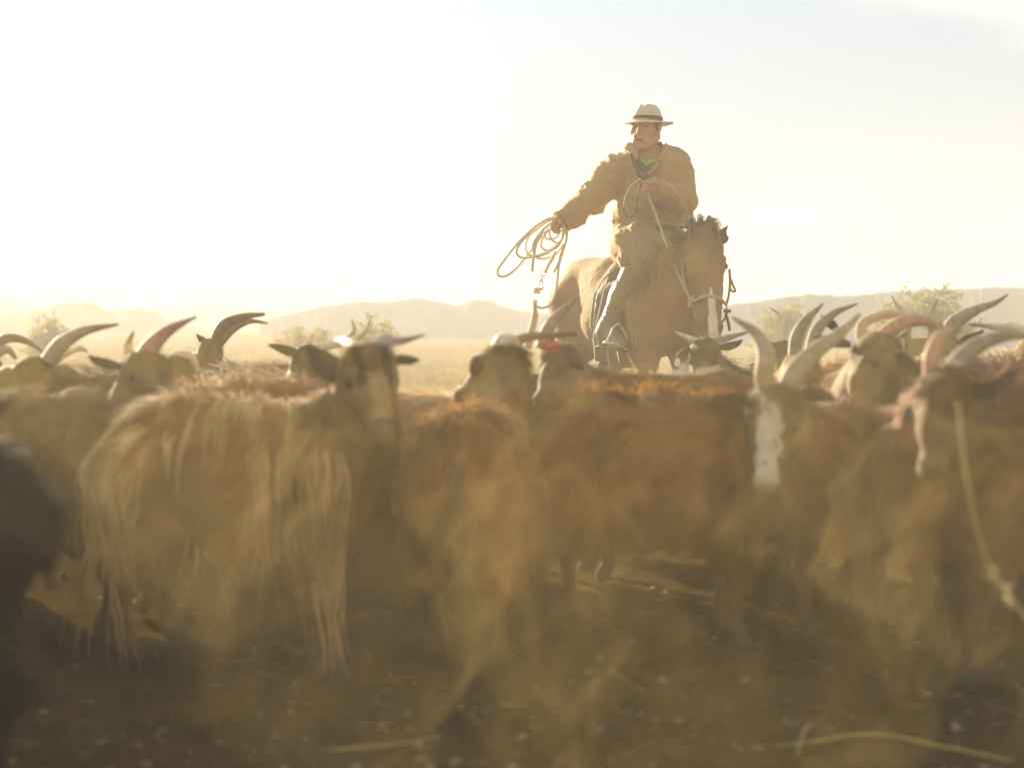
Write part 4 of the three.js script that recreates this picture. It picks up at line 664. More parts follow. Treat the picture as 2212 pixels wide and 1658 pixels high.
{
  // bare body: continuous torso and limbs under the clothes, then a finer head and finer hands
  const B = new Field();
  B.cap(C1(1335, 640, 0), C1(1335, 900, -0.01), 0.13, 0.12, 0.08, V(0, 0, 1), 0.7).cap(C1(1335, 900, -0.01), C1(1330, 1120, 0), 0.12, 0.13, 0.08, V(0, 0, 1), 0.8).cap(C1(1180, 620, 0), C1(1490, 610, 0), 0.06, 0.06, 0.06).cap(C1(1335, 560, 0.01), FC(0, -0.11, -0.02), 0.065, 0.052, 0.05);
  B.chain([J.shR, J.elR, J.wrR], [0.055, 0.042, 0.028], 0.03).chain([J.shL, J.elL, J.wrL], [0.055, 0.042, 0.028], 0.03);
  const mir = (p) => p.clone().addScaledVector(hS, -2 * p.clone().sub(hBase).dot(hS));
  J.kneeL = mir(J.kneeR); J.ankleL = mir(J.ankleR); J.toeL = mir(J.toeR);
  B.chain([J.hipR, J.kneeR, J.ankleR], [0.085, 0.06, 0.04], 0.05).chain([J.hipL, J.kneeL, J.ankleL], [0.085, 0.06, 0.04], 0.05);
  const Hd = new Field();
  Hd.ball(FC(0, 0.04, -0.02), 0.092, 0.03, hxx, 0.88).cap(FC(0, 0.01, 0.02), FC(0, -0.07, 0.035), 0.078, 0.056, 0.04, hxx, 0.9).cap(FC(0, -0.085, 0.052), FC(0, -0.108, 0.058), 0.034, 0.024, 0.03);
  for (const s of [-1, 1]) {
    Hd.cap(FC(s * 0.062, -0.05, -0.01), FC(s * 0.03, -0.1, 0.045), 0.026, 0.02, 0.03).ball(FC(s * 0.046, -0.022, 0.058), 0.026, 0.03).cap(FC(s * 0.014, 0.022, 0.086), FC(s * 0.052, 0.024, 0.066), 0.013, 0.011, 0.02)
      .ball(FC(s * 0.016, -0.042, 0.093), 0.0095, 0.012).cap(FC(s * 0.083, 0.012, -0.012), FC(s * 0.078, -0.032, -0.002), 0.024, 0.014, 0.012, hxx, 0.4);
    Hd.cut(FC(s * 0.033, 0.004, 0.098), 0.019, 0.02); Hd.cap(FC(s * 0.02, 0.003, 0.083), FC(s * 0.044, 0.002, 0.075), 0.0085, 0.007, 0.008);
    Hd.cap(FC(s * 0.03, -0.05, 0.085), FC(s * 0.04, -0.085, 0.07), 0.01, 0.008, 0.02);
  }
  Hd.cap(FC(0, 0.015, 0.088), FC(0, -0.034, 0.112), 0.011, 0.0135, 0.016).cap(FC(-0.022, -0.068, 0.084), FC(0.022, -0.068, 0.084), 0.0075, 0.0075, 0.012).cap(FC(-0.019, -0.079, 0.083), FC(0.019, -0.079, 0.083), 0.0085, 0.0085, 0.012).cap(FC(0, -0.05, 0.09), FC(0, -0.062, 0.09), 0.008, 0.007, 0.01);
  Hd.cut(FC(0, -0.0735, 0.0985), 0.006, 0.006);
  Hd.cap(FC(0, -0.07, -0.02), C1(1335, 520, 0.01), 0.06, 0.062, 0.03);
  const headTint = (x, y, z) => {
    const p = V(x, y, z).sub(hc), a = p.dot(hxx) / fs, b = p.dot(hyy) / fs, c = p.dot(hz) / fs, n = 1 + 0.18 * fbm(x * 30, y * 30, z * 30);
    if (b > -0.015 + c * 0.5 + 0.01 * nz(x * 90, y * 90, z * 90) && c < 0.03 + b * 0.25 && Math.abs(a) > 0.05 && !(Math.abs(a) > 0.08 && b < 0.03)) return [0.06 * n, 0.05 * n, 0.04 * n];
    if (c < -0.03 && b > -0.05) return [0.06 * n, 0.05 * n, 0.04 * n];
    for (const s of [-1, 1]) { const ex = a - s * 0.033, ey = b - 0.002; if (c > 0.06 && Math.abs(ex) < 0.014 && Math.abs(ey) < 0.0032) return [0.03, 0.02, 0.012]; if (c > 0.05 && Math.abs(ex) < 0.022 && Math.abs(b - 0.026) < 0.0045) return [0.10, 0.065, 0.04]; }
    if (c > 0.06 && Math.abs(a) < 0.024 && Math.abs(b + 0.073) < 0.0022) return [0.14, 0.06, 0.04];
    if (c > 0.06 && Math.abs(a) < 0.022 && b < -0.064 && b > -0.086) return [0.34 * n, 0.16 * n, 0.10 * n];
    return SKIN.map((v) => v * n);
  };
  const handTint = (x, y, z) => SKIN.map((v) => v * 0.9 * (1 + 0.2 * nz(x * 60, y * 60, z * 60)));
  // a closing hand: w wrist, k knuckles, c = the side the fingers curl to, t = the thumb's side
  const hand = (w, k, c, t) => {
    const F = new Field(), d = k.clone().sub(w).normalize(), ac = t.clone().addScaledVector(d, -t.dot(d)).normalize();
    F.cap(w, k.clone().lerp(w, 0.15), 0.030, 0.034, 0.02, c, 0.55);
    [[0.030, 0.040, 0.0098], [0.010, 0.044, 0.0102], [-0.010, 0.041, 0.0098], [-0.029, 0.033, 0.0086]].forEach(([s, l, r]) => {
      const b = k.clone().addScaledVector(ac, s), m = b.clone().addScaledVector(d, l * 0.75).addScaledVector(c, l * 0.45), e = m.clone().addScaledVector(c, l * 0.75).addScaledVector(d, -l * 0.15), f = e.clone().addScaledVector(d, -l * 0.6).addScaledVector(c, l * 0.1);
      F.chain([k.clone().lerp(w, 0.35).addScaledVector(ac, s * 0.8), b, m, e, f], [r, r * 1.05, r, r * 0.95, r * 0.85], 0.006);
    });
    const tb = w.clone().lerp(k, 0.35).addScaledVector(ac, 0.028), tm = tb.clone().addScaledVector(ac, 0.016).addScaledVector(d, 0.028).addScaledVector(c, 0.018), te = tm.clone().addScaledVector(d, 0.026).addScaledVector(c, 0.02).addScaledVector(ac, -0.012);
    F.chain([tb, tm, te], [0.014, 0.012, 0.0095], 0.01);
    return meshField(F, 0.0035, handTint, 0.012);
  };
  const gs = [meshField(B, 0.014, handTint), meshField(Hd, 0.0034, headTint, 0.012), hand(C1(690, 1010, -0.1), C1(625, 1060, -0.12), V(-0.25, -0.75, 0.5).normalize(), V(-0.6, 0.6, 0.5)), hand(C1(1385, 815, -0.35), C1(1318, 790, -0.40), V(0.1, -0.2, 1).normalize(), V(0, 1, 0.2))];
  part('body', mergeGeometries(gs), new THREE.MeshPhysicalMaterial({ vertexColors: true, roughness: 0.6, sheen: 0.2 }), rider);
}
const cloth = (c, r = 0.92) => new THREE.MeshPhysicalMaterial({ color: c, roughness: r, sheen: 0.35, sheenRoughness: 0.7, sheenColor: c, side: THREE.DoubleSide });
const fold = (x, y, z, dx, dy, dz, f) => nz(x * dx * f, y * dy * f, z * dz * f);
{
  // the coat: torso that blouses over a belt, wide sleeves with gathered folds
  const K = new Field(), FZ = V(-0.15, 0, 1).normalize();
  K.cap(C1(1150, 640, 0.02), C1(1530, 630, 0.02), 0.105, 0.105, 0.06, FZ, 0.85).cap(C1(1330, 660, 0), C1(1345, 900, -0.01), 0.188, 0.188, 0.08, FZ, 0.68).cap(C1(1345, 900, -0.01), C1(1360, 1010, -0.01), 0.190, 0.215, 0.08, FZ, 0.7)
    .cap(C1(1182, 1025, -0.01), C1(1545, 1010, -0.01), 0.102, 0.108, 0.06, FZ, 1.1).cap(C1(1310, 560, 0.03), C1(1330, 640, 0.02), 0.085, 0.13, 0.06, FZ, 0.75);
  K.chain([C1(1080, 655, 0), C1(1010, 740, -0.02), C1(930, 830, -0.02), C1(880, 880, -0.03), C1(805, 925, -0.05), C1(745, 985, -0.08), C1(660, 1040, -0.1)], [0.105, 0.105, 0.086, 0.095, 0.066, 0.080, 0.066], 0.03);
  K.chain([C1(1545, 645, 0.0), C1(1588, 750, -0.02), C1(1600, 880, -0.06), C1(1560, 890, -0.14), C1(1470, 850, -0.24), C1(1395, 810, -0.32)], [0.100, 0.088, 0.086, 0.092, 0.070, 0.076], 0.035);
  const fz0 = FZ;
  K.warp = (x, y, z, d) => {
    if (d > 0.06) return d;
    // gathers: creases that run across the sleeves and down the body
    const q = 0.5 * nz(x * 4, y * 4, z * 4), a1 = 0.026 * Math.pow(Math.abs(nz(x * 5 + y * 7 + q * 3, y * 5 - x * 3, z * 5)), 0.8) + 0.012 * Math.abs(nz(x * 17 - y * 9, y * 15 + x * 6 + q * 4, z * 13)) + 0.003 * nz(x * 34, y * 30, z * 30);
    let r = d + a1 - 0.012;
    return r;
  };
  const seatPlane = C1(1330, 1082, 0).y;
  const vx = C1(1335, 660, -0.2), vt = C1(1325, 470, -0.2), W0 = 0.098;
  const baseD = K.d.bind(K);
  K.d = (x, y, z) => {
    let d = baseD(x, y, z);
    const t = (y - vx.y) / (vt.y - vx.y);                                     // the V at the neck
    if (t > -0.1 && z > -8.52) { const w = W0 * t, xc = lerp(vx.x, vt.x, t), s = (w - Math.abs(x - xc)) * 0.85; d = Math.max(d, s); }
    d = Math.max(d, seatPlane + 0.012 * nz(x * 9, 0, z * 9) - y > 0 && Math.hypot(x - vx.x, z + 8.5) < 0.36 ? seatPlane + 0.012 * nz(x * 9, 0, z * 9) - y : -1);
    const cuffR = C1(640, 1050, -0.12), ax = C1(640, 1050, -0.12).sub(C1(790, 940, -0.06)).normalize(), cr = (x - cuffR.x) * ax.x + (y - cuffR.y) * ax.y + (z - cuffR.z) * ax.z; if (Math.hypot(x - cuffR.x, y - cuffR.y, z - cuffR.z) < 0.25) d = Math.max(d, cr);
    const cuffL = C1(1362, 800, -0.36), al = C1(1362, 800, -0.36).sub(C1(1500, 860, -0.2)).normalize(), cl = (x - cuffL.x) * al.x + (y - cuffL.y) * al.y + (z - cuffL.z) * al.z; if (Math.hypot(x - cuffL.x, y - cuffL.y, z - cuffL.z) < 0.17 && z > -8.3) d = Math.max(d, cl);
    return d;
  };
  const brown = [0.42, 0.275, 0.13];
  const g = meshField(K, 0.0065, (x, y, z) => { const n = 1 + 0.22 * fbm(x * 6, y * 6, z * 6) + 0.10 * nz(x * 120, y * 120, z * 120); return brown.map((v) => v * n); });
  const cm = new THREE.MeshPhysicalMaterial({ vertexColors: true, roughness: 0.93, sheen: 0.3, sheenRoughness: 0.6, sheenColor: RGB(0.5, 0.35, 0.2), side: THREE.DoubleSide });
  const coatMesh = part('coat', g, cm, rider);
  const strip = (n, pts, w, flat, wide, c) => part(n, sweep(pts, w, { seg: Math.max(26, pts.length * 3), sides: 8, flat, wide }), cloth(c), coatMesh);
  const bc = RGB(...brown), dk = RGB(0.11, 0.075, 0.045);
  // standing collar: a flap that blows out to the left, a rolled edge on the right, lapels crossing below the throat
  strip('collar', [C1(1140, 470, -0.06), C1(1162, 458, -0.08), C1(1192, 468, -0.10), C1(1216, 510, -0.12), C1(1240, 565, -0.14)], (t) => 0.008 + 0.020 * Math.sin(Math.PI * Math.min(1, 0.12 + t * 0.8)), 0.22, V(0.5, 0.8, 0.1), bc);
  strip('collar', [C1(1205, 480, -0.03), C1(1235, 540, -0.10), C1(1262, 600, -0.155), C1(1300, 660, -0.175)], (t) => 0.018, 0.35, V(1, 0.6, 0.2), dk);
  strip('collar', [C1(1395, 455, 0.06), C1(1422, 475, 0.0), C1(1432, 530, -0.08), C1(1415, 580, -0.14), C1(1370, 640, -0.165), C1(1325, 680, -0.175)], (t) => 0.020 - 0.006 * t, 0.35, V(1, 0.4, 0.3), bc);
  strip('collar', [C1(1205, 495, 0.05), C1(1250, 480, 0.10), C1(1330, 470, 0.12), C1(1400, 470, 0.07)], () => 0.022, 0.35, V(0, 1, 0), bc);
  strip('hem', [C1(1190, 520, -0.14), C1(1225, 610, -0.160), C1(1275, 715, -0.17), C1(1330, 800, -0.172)], () => 0.010, 0.6, V(1, 0.4, 0), dk);
  strip('hem', [C1(1325, 678, -0.178), C1(1292, 712, -0.18), C1(1262, 745, -0.175)], () => 0.010, 0.6, V(1, 0.4, 0), dk);
  strip('cuff', Array.from({ length: 13 }, (_, i) => { const a = i / 12 * 2 * Math.PI, c = C1(1366, 803, -0.355), ax = C1(1362, 800, -0.36).sub(C1(1500, 860, -0.2)).normalize(), p = UPV.clone().addScaledVector(ax, -ax.y).normalize(), q = ax.clone().cross(p); return c.addScaledVector(p, 0.072 * Math.cos(a)).addScaledVector(q, 0.062 * Math.sin(a)); }), () => 0.007, 1, null, bc);
  strip('cuff', Array.from({ length: 13 }, (_, i) => { const a = i / 12 * 2 * Math.PI, c = C1(643, 1046, -0.118), ax = C1(640, 1050, -0.12).sub(C1(790, 940, -0.06)).normalize(), p = UPV.clone().addScaledVector(ax, -ax.y).normalize(), q = ax.clone().cross(p); return c.addScaledVector(p, 0.066 * Math.cos(a)).addScaledVector(q, 0.064 * Math.sin(a)); }), () => 0.006, 1, null, bc);
  strip('hem', Array.from({ length: 33 }, (_, i) => { const a = i / 32 * 2 * Math.PI; return C1(1362, 1084, -0.01).add(V(0.232 * Math.cos(a), 0.006 * Math.sin(a * 5), 0.172 * Math.sin(a))); }), () => 0.013, 1, null, bc);
  const btn = C1(1418, 580, -0.15); const bg = new THREE.SphereGeometry(0.009, 10, 8); bg.translate(btn.x, btn.y, btn.z); part('button', bg, std(RGB(0.12, 0.08, 0.05), 0.5), coatMesh);
}
{
  const sh = new Field().cap(C1(1335, 560, -0.005), C1(1335, 720, -0.02), 0.068, 0.115, 0.05, V(0, 0, 1), 0.85);
  sh.warp = (x, y, z, d) => d + 0.005 * Math.abs(nz(x * 22, y * 14, z * 20));
  const shirt = part('shirt', meshField(sh, 0.006), cloth(RGB(0.30, 0.48, 0.10)), rider);
  part('shirt_collar', sweep([C1(1243, 520, -0.06), C1(1262, 556, -0.10), C1(1300, 590, -0.125), C1(1318, 606, -0.128)], (t) => 0.016 - 0.006 * t, { seg: 14, sides: 8, flat: 0.3, wide: V(0.8, 0.7, 0) }), cloth(RGB(0.33, 0.52, 0.12)), shirt);
  part('shirt_collar', sweep([C1(1408, 545, -0.06), C1(1390, 572, -0.10), C1(1345, 580, -0.125), C1(1322, 600, -0.128)], (t) => 0.015 - 0.006 * t, { seg: 14, sides: 8, flat: 0.3, wide: V(-0.5, 0.8, 0) }), cloth(RGB(0.33, 0.52, 0.12)), shirt);
  const b = new THREE.SphereGeometry(0.006, 10, 8), q = C1(1314, 612, -0.132); b.translate(q.x, q.y, q.z); part('button', b, cloth(RGB(0.5, 0.6, 0.25), 0.4), shirt);
}
{
  // lower robe bunched over the thigh, breeches on the knee, tall boots
  const T = new Field();
  T.cap(C1(1245, 1150, -0.03), C1(1420, 1150, -0.03), 0.098, 0.10, 0.06).chain([C1(1225, 1160, -0.08), C1(1205, 1270, -0.25), C1(1215, 1360, -0.36)], [0.145, 0.125, 0.105], 0.06).cap(C1(1290, 1180, -0.12), C1(1330, 1270, -0.32), 0.12, 0.10, 0.06).chain([J.hipL, J.kneeL], [0.14, 0.1], 0.06);
  T.warp = (x, y, z, d) => d > 0.06 ? d : d + 0.034 * Math.pow(Math.abs(nz(x * 9 + y * 9, y * 3 - x * 6, z * 6)), 0.8) + 0.014 * Math.abs(nz(x * 22 + y * 14, y * 8, z * 14)) - 0.008;
  part('robe', meshField(T, 0.0075), cloth(RGB(0.36, 0.23, 0.105)), rider);  // the coat's brown made darker: shade below the hem put into the colour
  const P = new Field();
  P.chain([C1(1310, 1320, -0.36), C1(1290, 1380, -0.41), C1(1270, 1430, -0.41), C1(1200, 1570, -0.40)], [0.085, 0.096, 0.082, 0.075], 0.04).chain([J.kneeL.clone().lerp(J.hipL, 0.15), J.kneeL, J.kneeL.clone().lerp(J.ankleL, 0.3)], [0.1, 0.09, 0.08], 0.04);
  P.warp = (x, y, z, d) => d > 0.06 ? d : d + 0.014 * Math.pow(Math.abs(nz(x * 10 + y * 10, y * 5 - x * 5, z * 7)), 0.8) + 0.004 * Math.abs(nz(x * 30, y * 20, z * 20)) - 0.006;
  part('breeches', meshField(P, 0.0075), cloth(RGB(0.34, 0.235, 0.10)), rider);
  for (const [kn, an, to] of [[C1(1235, 1470, -0.40), J.ankleR, J.toeR], [J.kneeL.clone().lerp(J.ankleL, 0.12), J.ankleL, J.toeL]]) {
    const b = new Field(), hl = an.clone().add(V(-0.03, -0.03, 0));
    b.chain([kn, kn.clone().lerp(an, 0.45), an], [0.098, 0.086, 0.060], 0.03).chain([an, an.clone().lerp(to, 0.6).add(V(0, -0.02, 0)), to], [0.055, 0.048, 0.038], 0.03).cap(hl, hl.clone().add(V(0, -0.055, 0)), 0.045, 0.036, 0.02);
    b.warp = (x, y, z, d) => d > 0.05 ? d : d + smooth(0.5 - Math.abs(y - an.y - 0.1) * 4, 0, 0.5) * 0.012 * Math.abs(nz(x * 16, y * 34, z * 16)) + 0.003 * nz(x * 24, y * 16, z * 24);
    const bt = part('boot', meshField(b, 0.007), new THREE.MeshPhysicalMaterial({ color: RGB(0.22, 0.165, 0.08), roughness: 0.55, specularIntensity: 0.8 }), rider);
    part('sole', sweep([hl.clone().add(V(-0.02, -0.085, -0.02)), an.clone().lerp(to, 0.4).add(V(0, -0.078, 0)), to.clone().add(V(0.02, -0.035, 0.03))], (t) => 0.036 + 0.012 * Math.sin(Math.PI * t), { seg: 14, sides: 10, flat: 0.25, wide: hF.clone().cross(UPV) }), leather, bt);
  }
  const tas = []; seed(88); for (let i = 0; i < 9; i++) { const p = C1(1092 + rr(-10, 10), 1092, -0.1); tas.push(sweep([p, p.clone().add(V(rr(-0.012, 0.006), -0.02, 0)), p.clone().add(V(rr(-0.02, 0.012), -0.042, 0))], () => 0.0025, { seg: 4, sides: 4 })); }
  part('sash_tassel', mergeGeometries(tas), cloth(RGB(0.55, 0.10, 0.06)), rider);
}
{
  // hat: pinched crown, dark band, brim rolled at the sides
  const o = new THREE.Group(); o.name = 'hat'; rider.add(o);
  const c = C1(1318, 272, -0.04), prof = [[0.090, 0], [0.0905, 0.012], [0.088, 0.034], [0.080, 0.062], [0.066, 0.088], [0.048, 0.101], [0.024, 0.106], [0.0, 0.107]];
  const surf = (rows, f) => { const n = 48, P = [], idx = []; rows.forEach((r) => { for (let i = 0; i < n; i++) { const a = i / n * 2 * Math.PI, q = f(r, a); P.push(q.x, q.y, q.z); } }); for (let k = 0; k < rows.length - 1; k++) for (let i = 0; i < n; i++) { const a = k * n + i, b = k * n + (i + 1) % n; idx.push(a, a + n, b, b, a + n, b + n); } const g = new THREE.BufferGeometry(); g.setAttribute('position', new THREE.Float32BufferAttribute(P, 3)); g.setIndex(idx); g.computeVertexNormals(); return g; };
  const ax = hxx.clone(), az = hz.clone(), ay = hyy.clone(), put = (x, y, z) => c.clone().addScaledVector(ax, x * 1.06).addScaledVector(ay, y * 1.06).addScaledVector(az, z * 1.06);
  const crown = (r, a) => { const x = Math.sin(a) * r[0] * 0.98, z = Math.cos(a) * r[0] * 1.14; let y = r[1]; const s = smooth(y, 0.05, 0.1); y -= s * 0.020 * Math.exp(-((x / 0.02) ** 2)) * smooth(z, -0.07, 0.03); const pin = s * 0.45 * smooth(z, 0.0, 0.08); return put(x * (1 - pin), y + s * 0.012 * smooth(z, 0.02, 0.08) , z); };
  const straw = new THREE.MeshStandardMaterial({ color: RGB(0.62, 0.55, 0.42), roughness: 0.9, side: THREE.DoubleSide }), dense = []; for (let i = 0; i < prof.length - 1; i++) for (let k = 0; k < 4; k++) dense.push([lerp(prof[i][0], prof[i + 1][0], k / 4), lerp(prof[i][1], prof[i + 1][1], k / 4)]); dense.push(prof[prof.length - 1]);
  part('crown', surf(dense, crown), straw, o);
  part('hat_band', surf([[0.0935, 0.008], [0.0950, 0.012], [0.0935, 0.030], [0.0925, 0.033], [0.086, 0.033]], (r, a) => put(Math.sin(a) * r[0] * 0.98, r[1], Math.cos(a) * r[0] * 1.14)), std(RGB(0.10, 0.075, 0.055), 0.8), o);
  const brim = []; for (let i = 0; i <= 8; i++) brim.push([lerp(0.084, 0.152, i / 8), 0, i / 8]); for (let i = 8; i >= 0; i--) brim.push([lerp(0.084, 0.152, i / 8), -0.004, i / 8]);
  part('brim', surf(brim, (r, a) => put(Math.sin(a) * r[0] * 1.02, r[1] + 0.002 - r[2] * r[2] * (0.006 + 0.014 * Math.max(0, Math.cos(a))) + 0.006 * r[2] * r[2] * Math.sin(a) * Math.sin(a) + 0.003 * Math.sin(a * 3 + 1) * r[2], Math.cos(a) * r[0] * 1.1)), straw, o);
}
// ---------------------------------------------------------------- the coiled rope in the right hand
{
  const o = thing('lasso_rope', 'coiled pale rope with a ring and clip, hanging from the outstretched hand', 'rope', C1(625, 1060, -0.14));
  const m = std(RGB(0.62, 0.54, 0.40), 0.75), r = (pts, w = 0.0074, seg = 60) => part('rope_coil', sweep(pts.map(([x, y, z = 0]) => C1(x, y, -0.14 + z)), () => w, { seg, sides: 8 }), m, o);
  r([[640, 1060], [560, 1030, -0.02], [470, 1070, -0.03], [330, 1190, -0.04], [190, 1360, -0.04], [138, 1440, -0.02], [150, 1482, 0], [200, 1485, 0.02], [280, 1430, 0.03], [390, 1300, 0.04], [520, 1130, 0.04], [620, 1050, 0.02]], 0.0075, 90);
  r([[630, 1040, 0.01], [540, 1050, 0.0], [440, 1120, -0.03], [330, 1210, -0.05], [288, 1290, -0.04], [320, 1335, 0], [430, 1330, 0.04], [560, 1270, 0.05], [640, 1200, 0.04], [665, 1110, 0.02], [640, 1060, 0]]);
  r([[635, 1050, 0.02], [560, 1070, -0.01], [470, 1150, -0.05], [420, 1240, -0.06], [440, 1330, -0.03], [520, 1345, 0.02], [620, 1290, 0.05], [672, 1200, 0.05], [675, 1120, 0.02], [650, 1070, 0]]);
  r([[640, 1045, -0.01], [590, 1020, 0.01], [500, 1060, 0.03], [400, 1150, 0.04], [362, 1230, 0.03], [380, 1310, 0.0], [470, 1325, -0.04], [590, 1260, -0.05], [655, 1170, -0.03], [660, 1090, -0.01]]);
  r([[640, 1060, 0.0], [560, 1100, 0.03], [500, 1180, 0.05], [480, 1240, 0.03], [520, 1280, 0], [600, 1260, -0.03], [650, 1180, -0.04], [655, 1100, -0.02]], 0.0075);
  r([[620, 1080], [560, 1110, -0.02], [510, 1150, -0.03], [530, 1190, 0], [600, 1180, 0.03], [640, 1120, 0.02]], 0.0065);
  r([[560, 1100, -0.03], [548, 1140, -0.04], [570, 1200, -0.05], [620, 1230, -0.04]], 0.0065, 24);
  r([[505, 1110, -0.04], [450, 1210, -0.06], [425, 1320, -0.06], [412, 1450, -0.05]], 0.0095, 30);
  r([[690, 1110, 0.02], [680, 1200, 0.03], [650, 1300, 0.03], [622, 1400, 0.02], [612, 1500, 0.0], [600, 1590, -0.02], [580, 1660, -0.04], [540, 1720, -0.06], [480, 1735, -0.08], [440, 1715, -0.06], [445, 1680, -0.03]], 0.0085, 60);
  r([[660, 1230, 0.0], [640, 1310, 0.0], [620, 1380, 0.0], [582, 1455, 0.0]], 0.009, 24);
  r([[600, 1290, 0.01], [570, 1350, 0.0], [540, 1400, 0.0], [514, 1460, 0.0]], 0.010, 20);
  const ring = new THREE.TorusGeometry(0.018, 0.0035, 8, 24), q = C1(503, 1462, -0.14); ring.translate(q.x, q.y, q.z); part('ring', ring, metal, o);
  part('clip', mergeGeometries([sweep([C1(495, 1485, -0.14), C1(486, 1500, -0.14)], () => 0.005, { seg: 2, sides: 6 }), sweep([C1(486, 1500, -0.14), C1(474, 1520, -0.14), C1(470, 1570, -0.14), C1(462, 1590, -0.14)], () => 0.006, { seg: 10, sides: 6 }), sweep([C1(486, 1500, -0.14), C1(490, 1530, -0.14), C1(486, 1570, -0.14), C1(478, 1590, -0.14)], () => 0.005, { seg: 10, sides: 6 })]), metal, o);
  const k = new Field(); seed(91); for (let i = 0; i < 7; i++) { const a = C1(rr(432, 485), rr(1585, 1615), -0.14 + rr(-0.015, 0.015)); k.cap(a, a.clone().add(V(rr(-0.02, 0.02), rr(-0.01, 0.01), rr(-0.01, 0.01))), 0.009, 0.008, 0.01); }
  part('knot', meshField(k, 0.004), m, o);
}

// ---------------------------------------------------------------- stones, straw and stalks on the trodden earth
{
  seed(31);
  const lump = (n) => { const g = new THREE.IcosahedronGeometry(1, 2), p = g.attributes.position; for (let i = 0; i < p.count; i++) { const v = V(p.getX(i), p.getY(i), p.getZ(i)), r = 1 + 0.5 * nz(v.x * 1.3 + n, v.y * 1.3, v.z * 1.3); p.setXYZ(i, v.x * r, v.y * r * 0.6, v.z * r * 0.85); } g.computeVertexNormals(); return g; };
  const N = 1500, m = new THREE.InstancedMesh(lump(3), std(0xffffff, 0.85), N), M = new THREE.Matrix4(), q = new THREE.Quaternion(), c = new THREE.Color();
  for (let i = 0; i < N; i++) {
    const d = 2.2 + 4 * rnd() * rnd(), p = at(rr(-250, 2460), 829, d), s = 0.0025 + 0.011 * Math.pow(rnd(), 5), k = rr(0.6, 1.5);
    q.setFromEuler(new THREE.Euler(rr(-0.4, 0.4), rr(0, 6.28), rr(-0.4, 0.4))); M.compose(V(p.x, groundY(p.x, p.z) + s * 0.25, p.z), q, V(s, s, s)); m.setMatrixAt(i, M); c.setRGB(0.15 * k, 0.115 * k, 0.07 * k); m.setColorAt(i, c);
  }
  m.name = 'pebbles'; m.userData = { label: 'small stones scattered over the trodden earth', category: 'stones', kind: 'stuff' }; m.frustumCulled = false; scene.add(m);
  // straw lying about: bent tapering stalks
  const straw = sweep([V(-0.5, 0, 0), V(-0.1, 0.03, 0.06), V(0.5, 0, 0)], (t) => 0.014 * (1 - 0.4 * t), { seg: 8, sides: 4 }), K = 420, w = new THREE.InstancedMesh(straw, std(0xffffff, 0.7), K);
  for (let i = 0; i < K; i++) {
    const d = 2.2 + 4.5 * rnd() * rnd(), p = at(rr(-250, 2460), 829, d), l = rr(0.02, 0.10), k = rr(0.6, 1.3);
    q.setFromEuler(new THREE.Euler(rr(-0.1, 0.1), rr(0, 6.28), rr(-0.12, 0.12))); M.compose(V(p.x, groundY(p.x, p.z) + 0.006, p.z), q, V(l, Math.max(l, 0.08), Math.max(0.05, l * 0.8))); w.setMatrixAt(i, M); c.setRGB(0.22 * k, 0.165 * k, 0.06 * k); w.setColorAt(i, c);
  }
  w.name = 'straw_litter'; w.userData = { label: 'bits of dry straw scattered on the trodden earth', category: 'straw', kind: 'stuff' }; w.frustumCulled = false; scene.add(w);
}
const strawMat = new THREE.MeshPhysicalMaterial({ color: RGB(0.46, 0.38, 0.13), roughness: 0.6, transmission: 0.2, thickness: 0 });
function stalk(label, pts, w, nodes = []) {
  const P = pts.map(([u, v, d]) => at(u, v, d)), o = thing('dry_stalk', label, 'stalk', P[0]);
  part('stem', sweep(P, (t) => w * (1 - 0.35 * t), { seg: 40, sides: 8 }), strawMat, o);
  seed(71); const cv = new THREE.CatmullRomCurve3(P, false, 'centripetal');
  for (const t of nodes) { const gs = []; for (let i = 0; i < 26; i++) { const c = cv.getPoint(t + rr(-0.03, 0.03)), e = c.clone().add(V(rr(-1, 1), rr(-1, 1), rr(-1, 1)).normalize().multiplyScalar(rr(0.008, 0.024))); gs.push(sweep([c, c.clone().lerp(e, 0.5).add(V(rr(-0.004, 0.004), rr(-0.004, 0.004), 0)), e], (q) => 0.0011 * (1 - q * 0.6), { seg: 4, sides: 3 })); } part('sheath', mergeGeometries(gs), strawMat, o, { kind: 'stuff' }); }
}
stalk('long yellow stalk arching down in front of the dark right-hand goat', [[2240, 1365, 2.15], [2185, 1290, 2.15], [2140, 1225, 2.13], [2105, 1110, 2.1], [2085, 1000, 2.1], [2070, 868, 2.12]], 0.0036, [0.22, 0.36]);
const lie = (u, d, h = 0.008) => { const p = ground(u, d); const k = FPX / d; return [u, 690.5 + (EYE - groundY(p.x, p.z) - h) * k, d]; };
stalk('longest bent stalk lying across the bottom right corner', [lie(1575, 2.66), lie(1720, 2.72, 0.015), lie(1885, 2.74, 0.03), lie(2060, 2.66, 0.02), lie(2250, 2.60)], 0.0042);
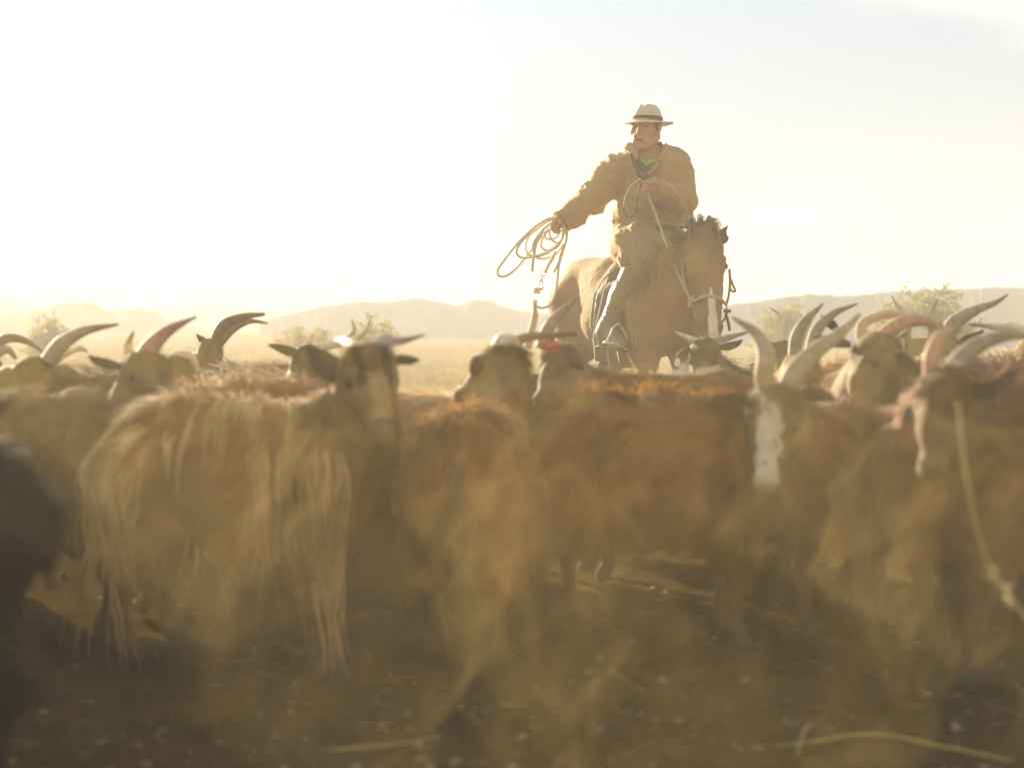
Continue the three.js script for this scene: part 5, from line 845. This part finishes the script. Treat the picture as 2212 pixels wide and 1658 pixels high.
stalk('short stalk lying across the longest one at the bottom', [lie(1755, 2.86), lie(1738, 2.74, 0.03), lie(1720, 2.64)], 0.0034);
stalk('curved stalk lying on the earth at the bottom, left of the middle', [lie(690, 2.66), lie(780, 2.64, 0.02), lie(870, 2.70, 0.015), lie(960, 2.76)], 0.0030);
stalk('thin stalk on the earth below the reddish goat', [lie(1075, 3.02), lie(1120, 2.99, 0.01), lie(1170, 3.06)], 0.0028);
stalk('thin stalk on the earth right of the middle below the large goat', [lie(1310, 3.35), lie(1350, 3.22, 0.01), lie(1395, 3.12)], 0.0028);
stalk('green grass straw stuck beside the crimson ribbon', [[1180, 746, 4.36], [1225, 742, 4.36], [1272, 740, 4.36]], 0.004);
// dust kicked up by the hooves: drifting puffs, thin enough to see through, standing in the air before the herd
{
  const mat = new THREE.MeshPhysicalMaterial({ color: RGB(0.82, 0.58, 0.22), roughness: 1, transmission: 0.5, thickness: 0, transparent: true, opacity: 0.0115, specularIntensity: 0 });
  const puff = (n) => { const g = new THREE.IcosahedronGeometry(1, 16), p = g.attributes.position; for (let i = 0; i < p.count; i++) { const x = p.getX(i), y = p.getY(i), z = p.getZ(i), r = 1 + 0.7 * fbm(x * 1.1 + n * 9, y * 1.1, z * 1.1, 4) + 0.16 * nz(x * 4, y * 4, z * 4 + n); p.setXYZ(i, x * r, y * r, z * r); } g.computeVertexNormals(); return g; };
  const kinds = [0, 1, 2, 3].map(puff);
  seed(412);
  for (let i = 0; i < 13; i++) {
    const z = -rr(1.9, 3.05), x = rr(-0.42, 0.42) * -z, y = rr(0.36, 0.56), s = rr(0.18, 0.34);
    const m = new THREE.Mesh(kinds[i % 4], mat); m.name = numbered('dust'); m.position.set(x, y, z); m.rotation.set(rr(0, 6), rr(0, 6), rr(0, 6)); m.scale.set(s * 1.5, s, s); m.castShadow = m.receiveShadow = true;
    m.userData = { label: 'thin dust drifting in the air before the herd', category: 'dust', kind: 'stuff' }; scene.add(m);
  }
}

renderer.render(scene, camera);
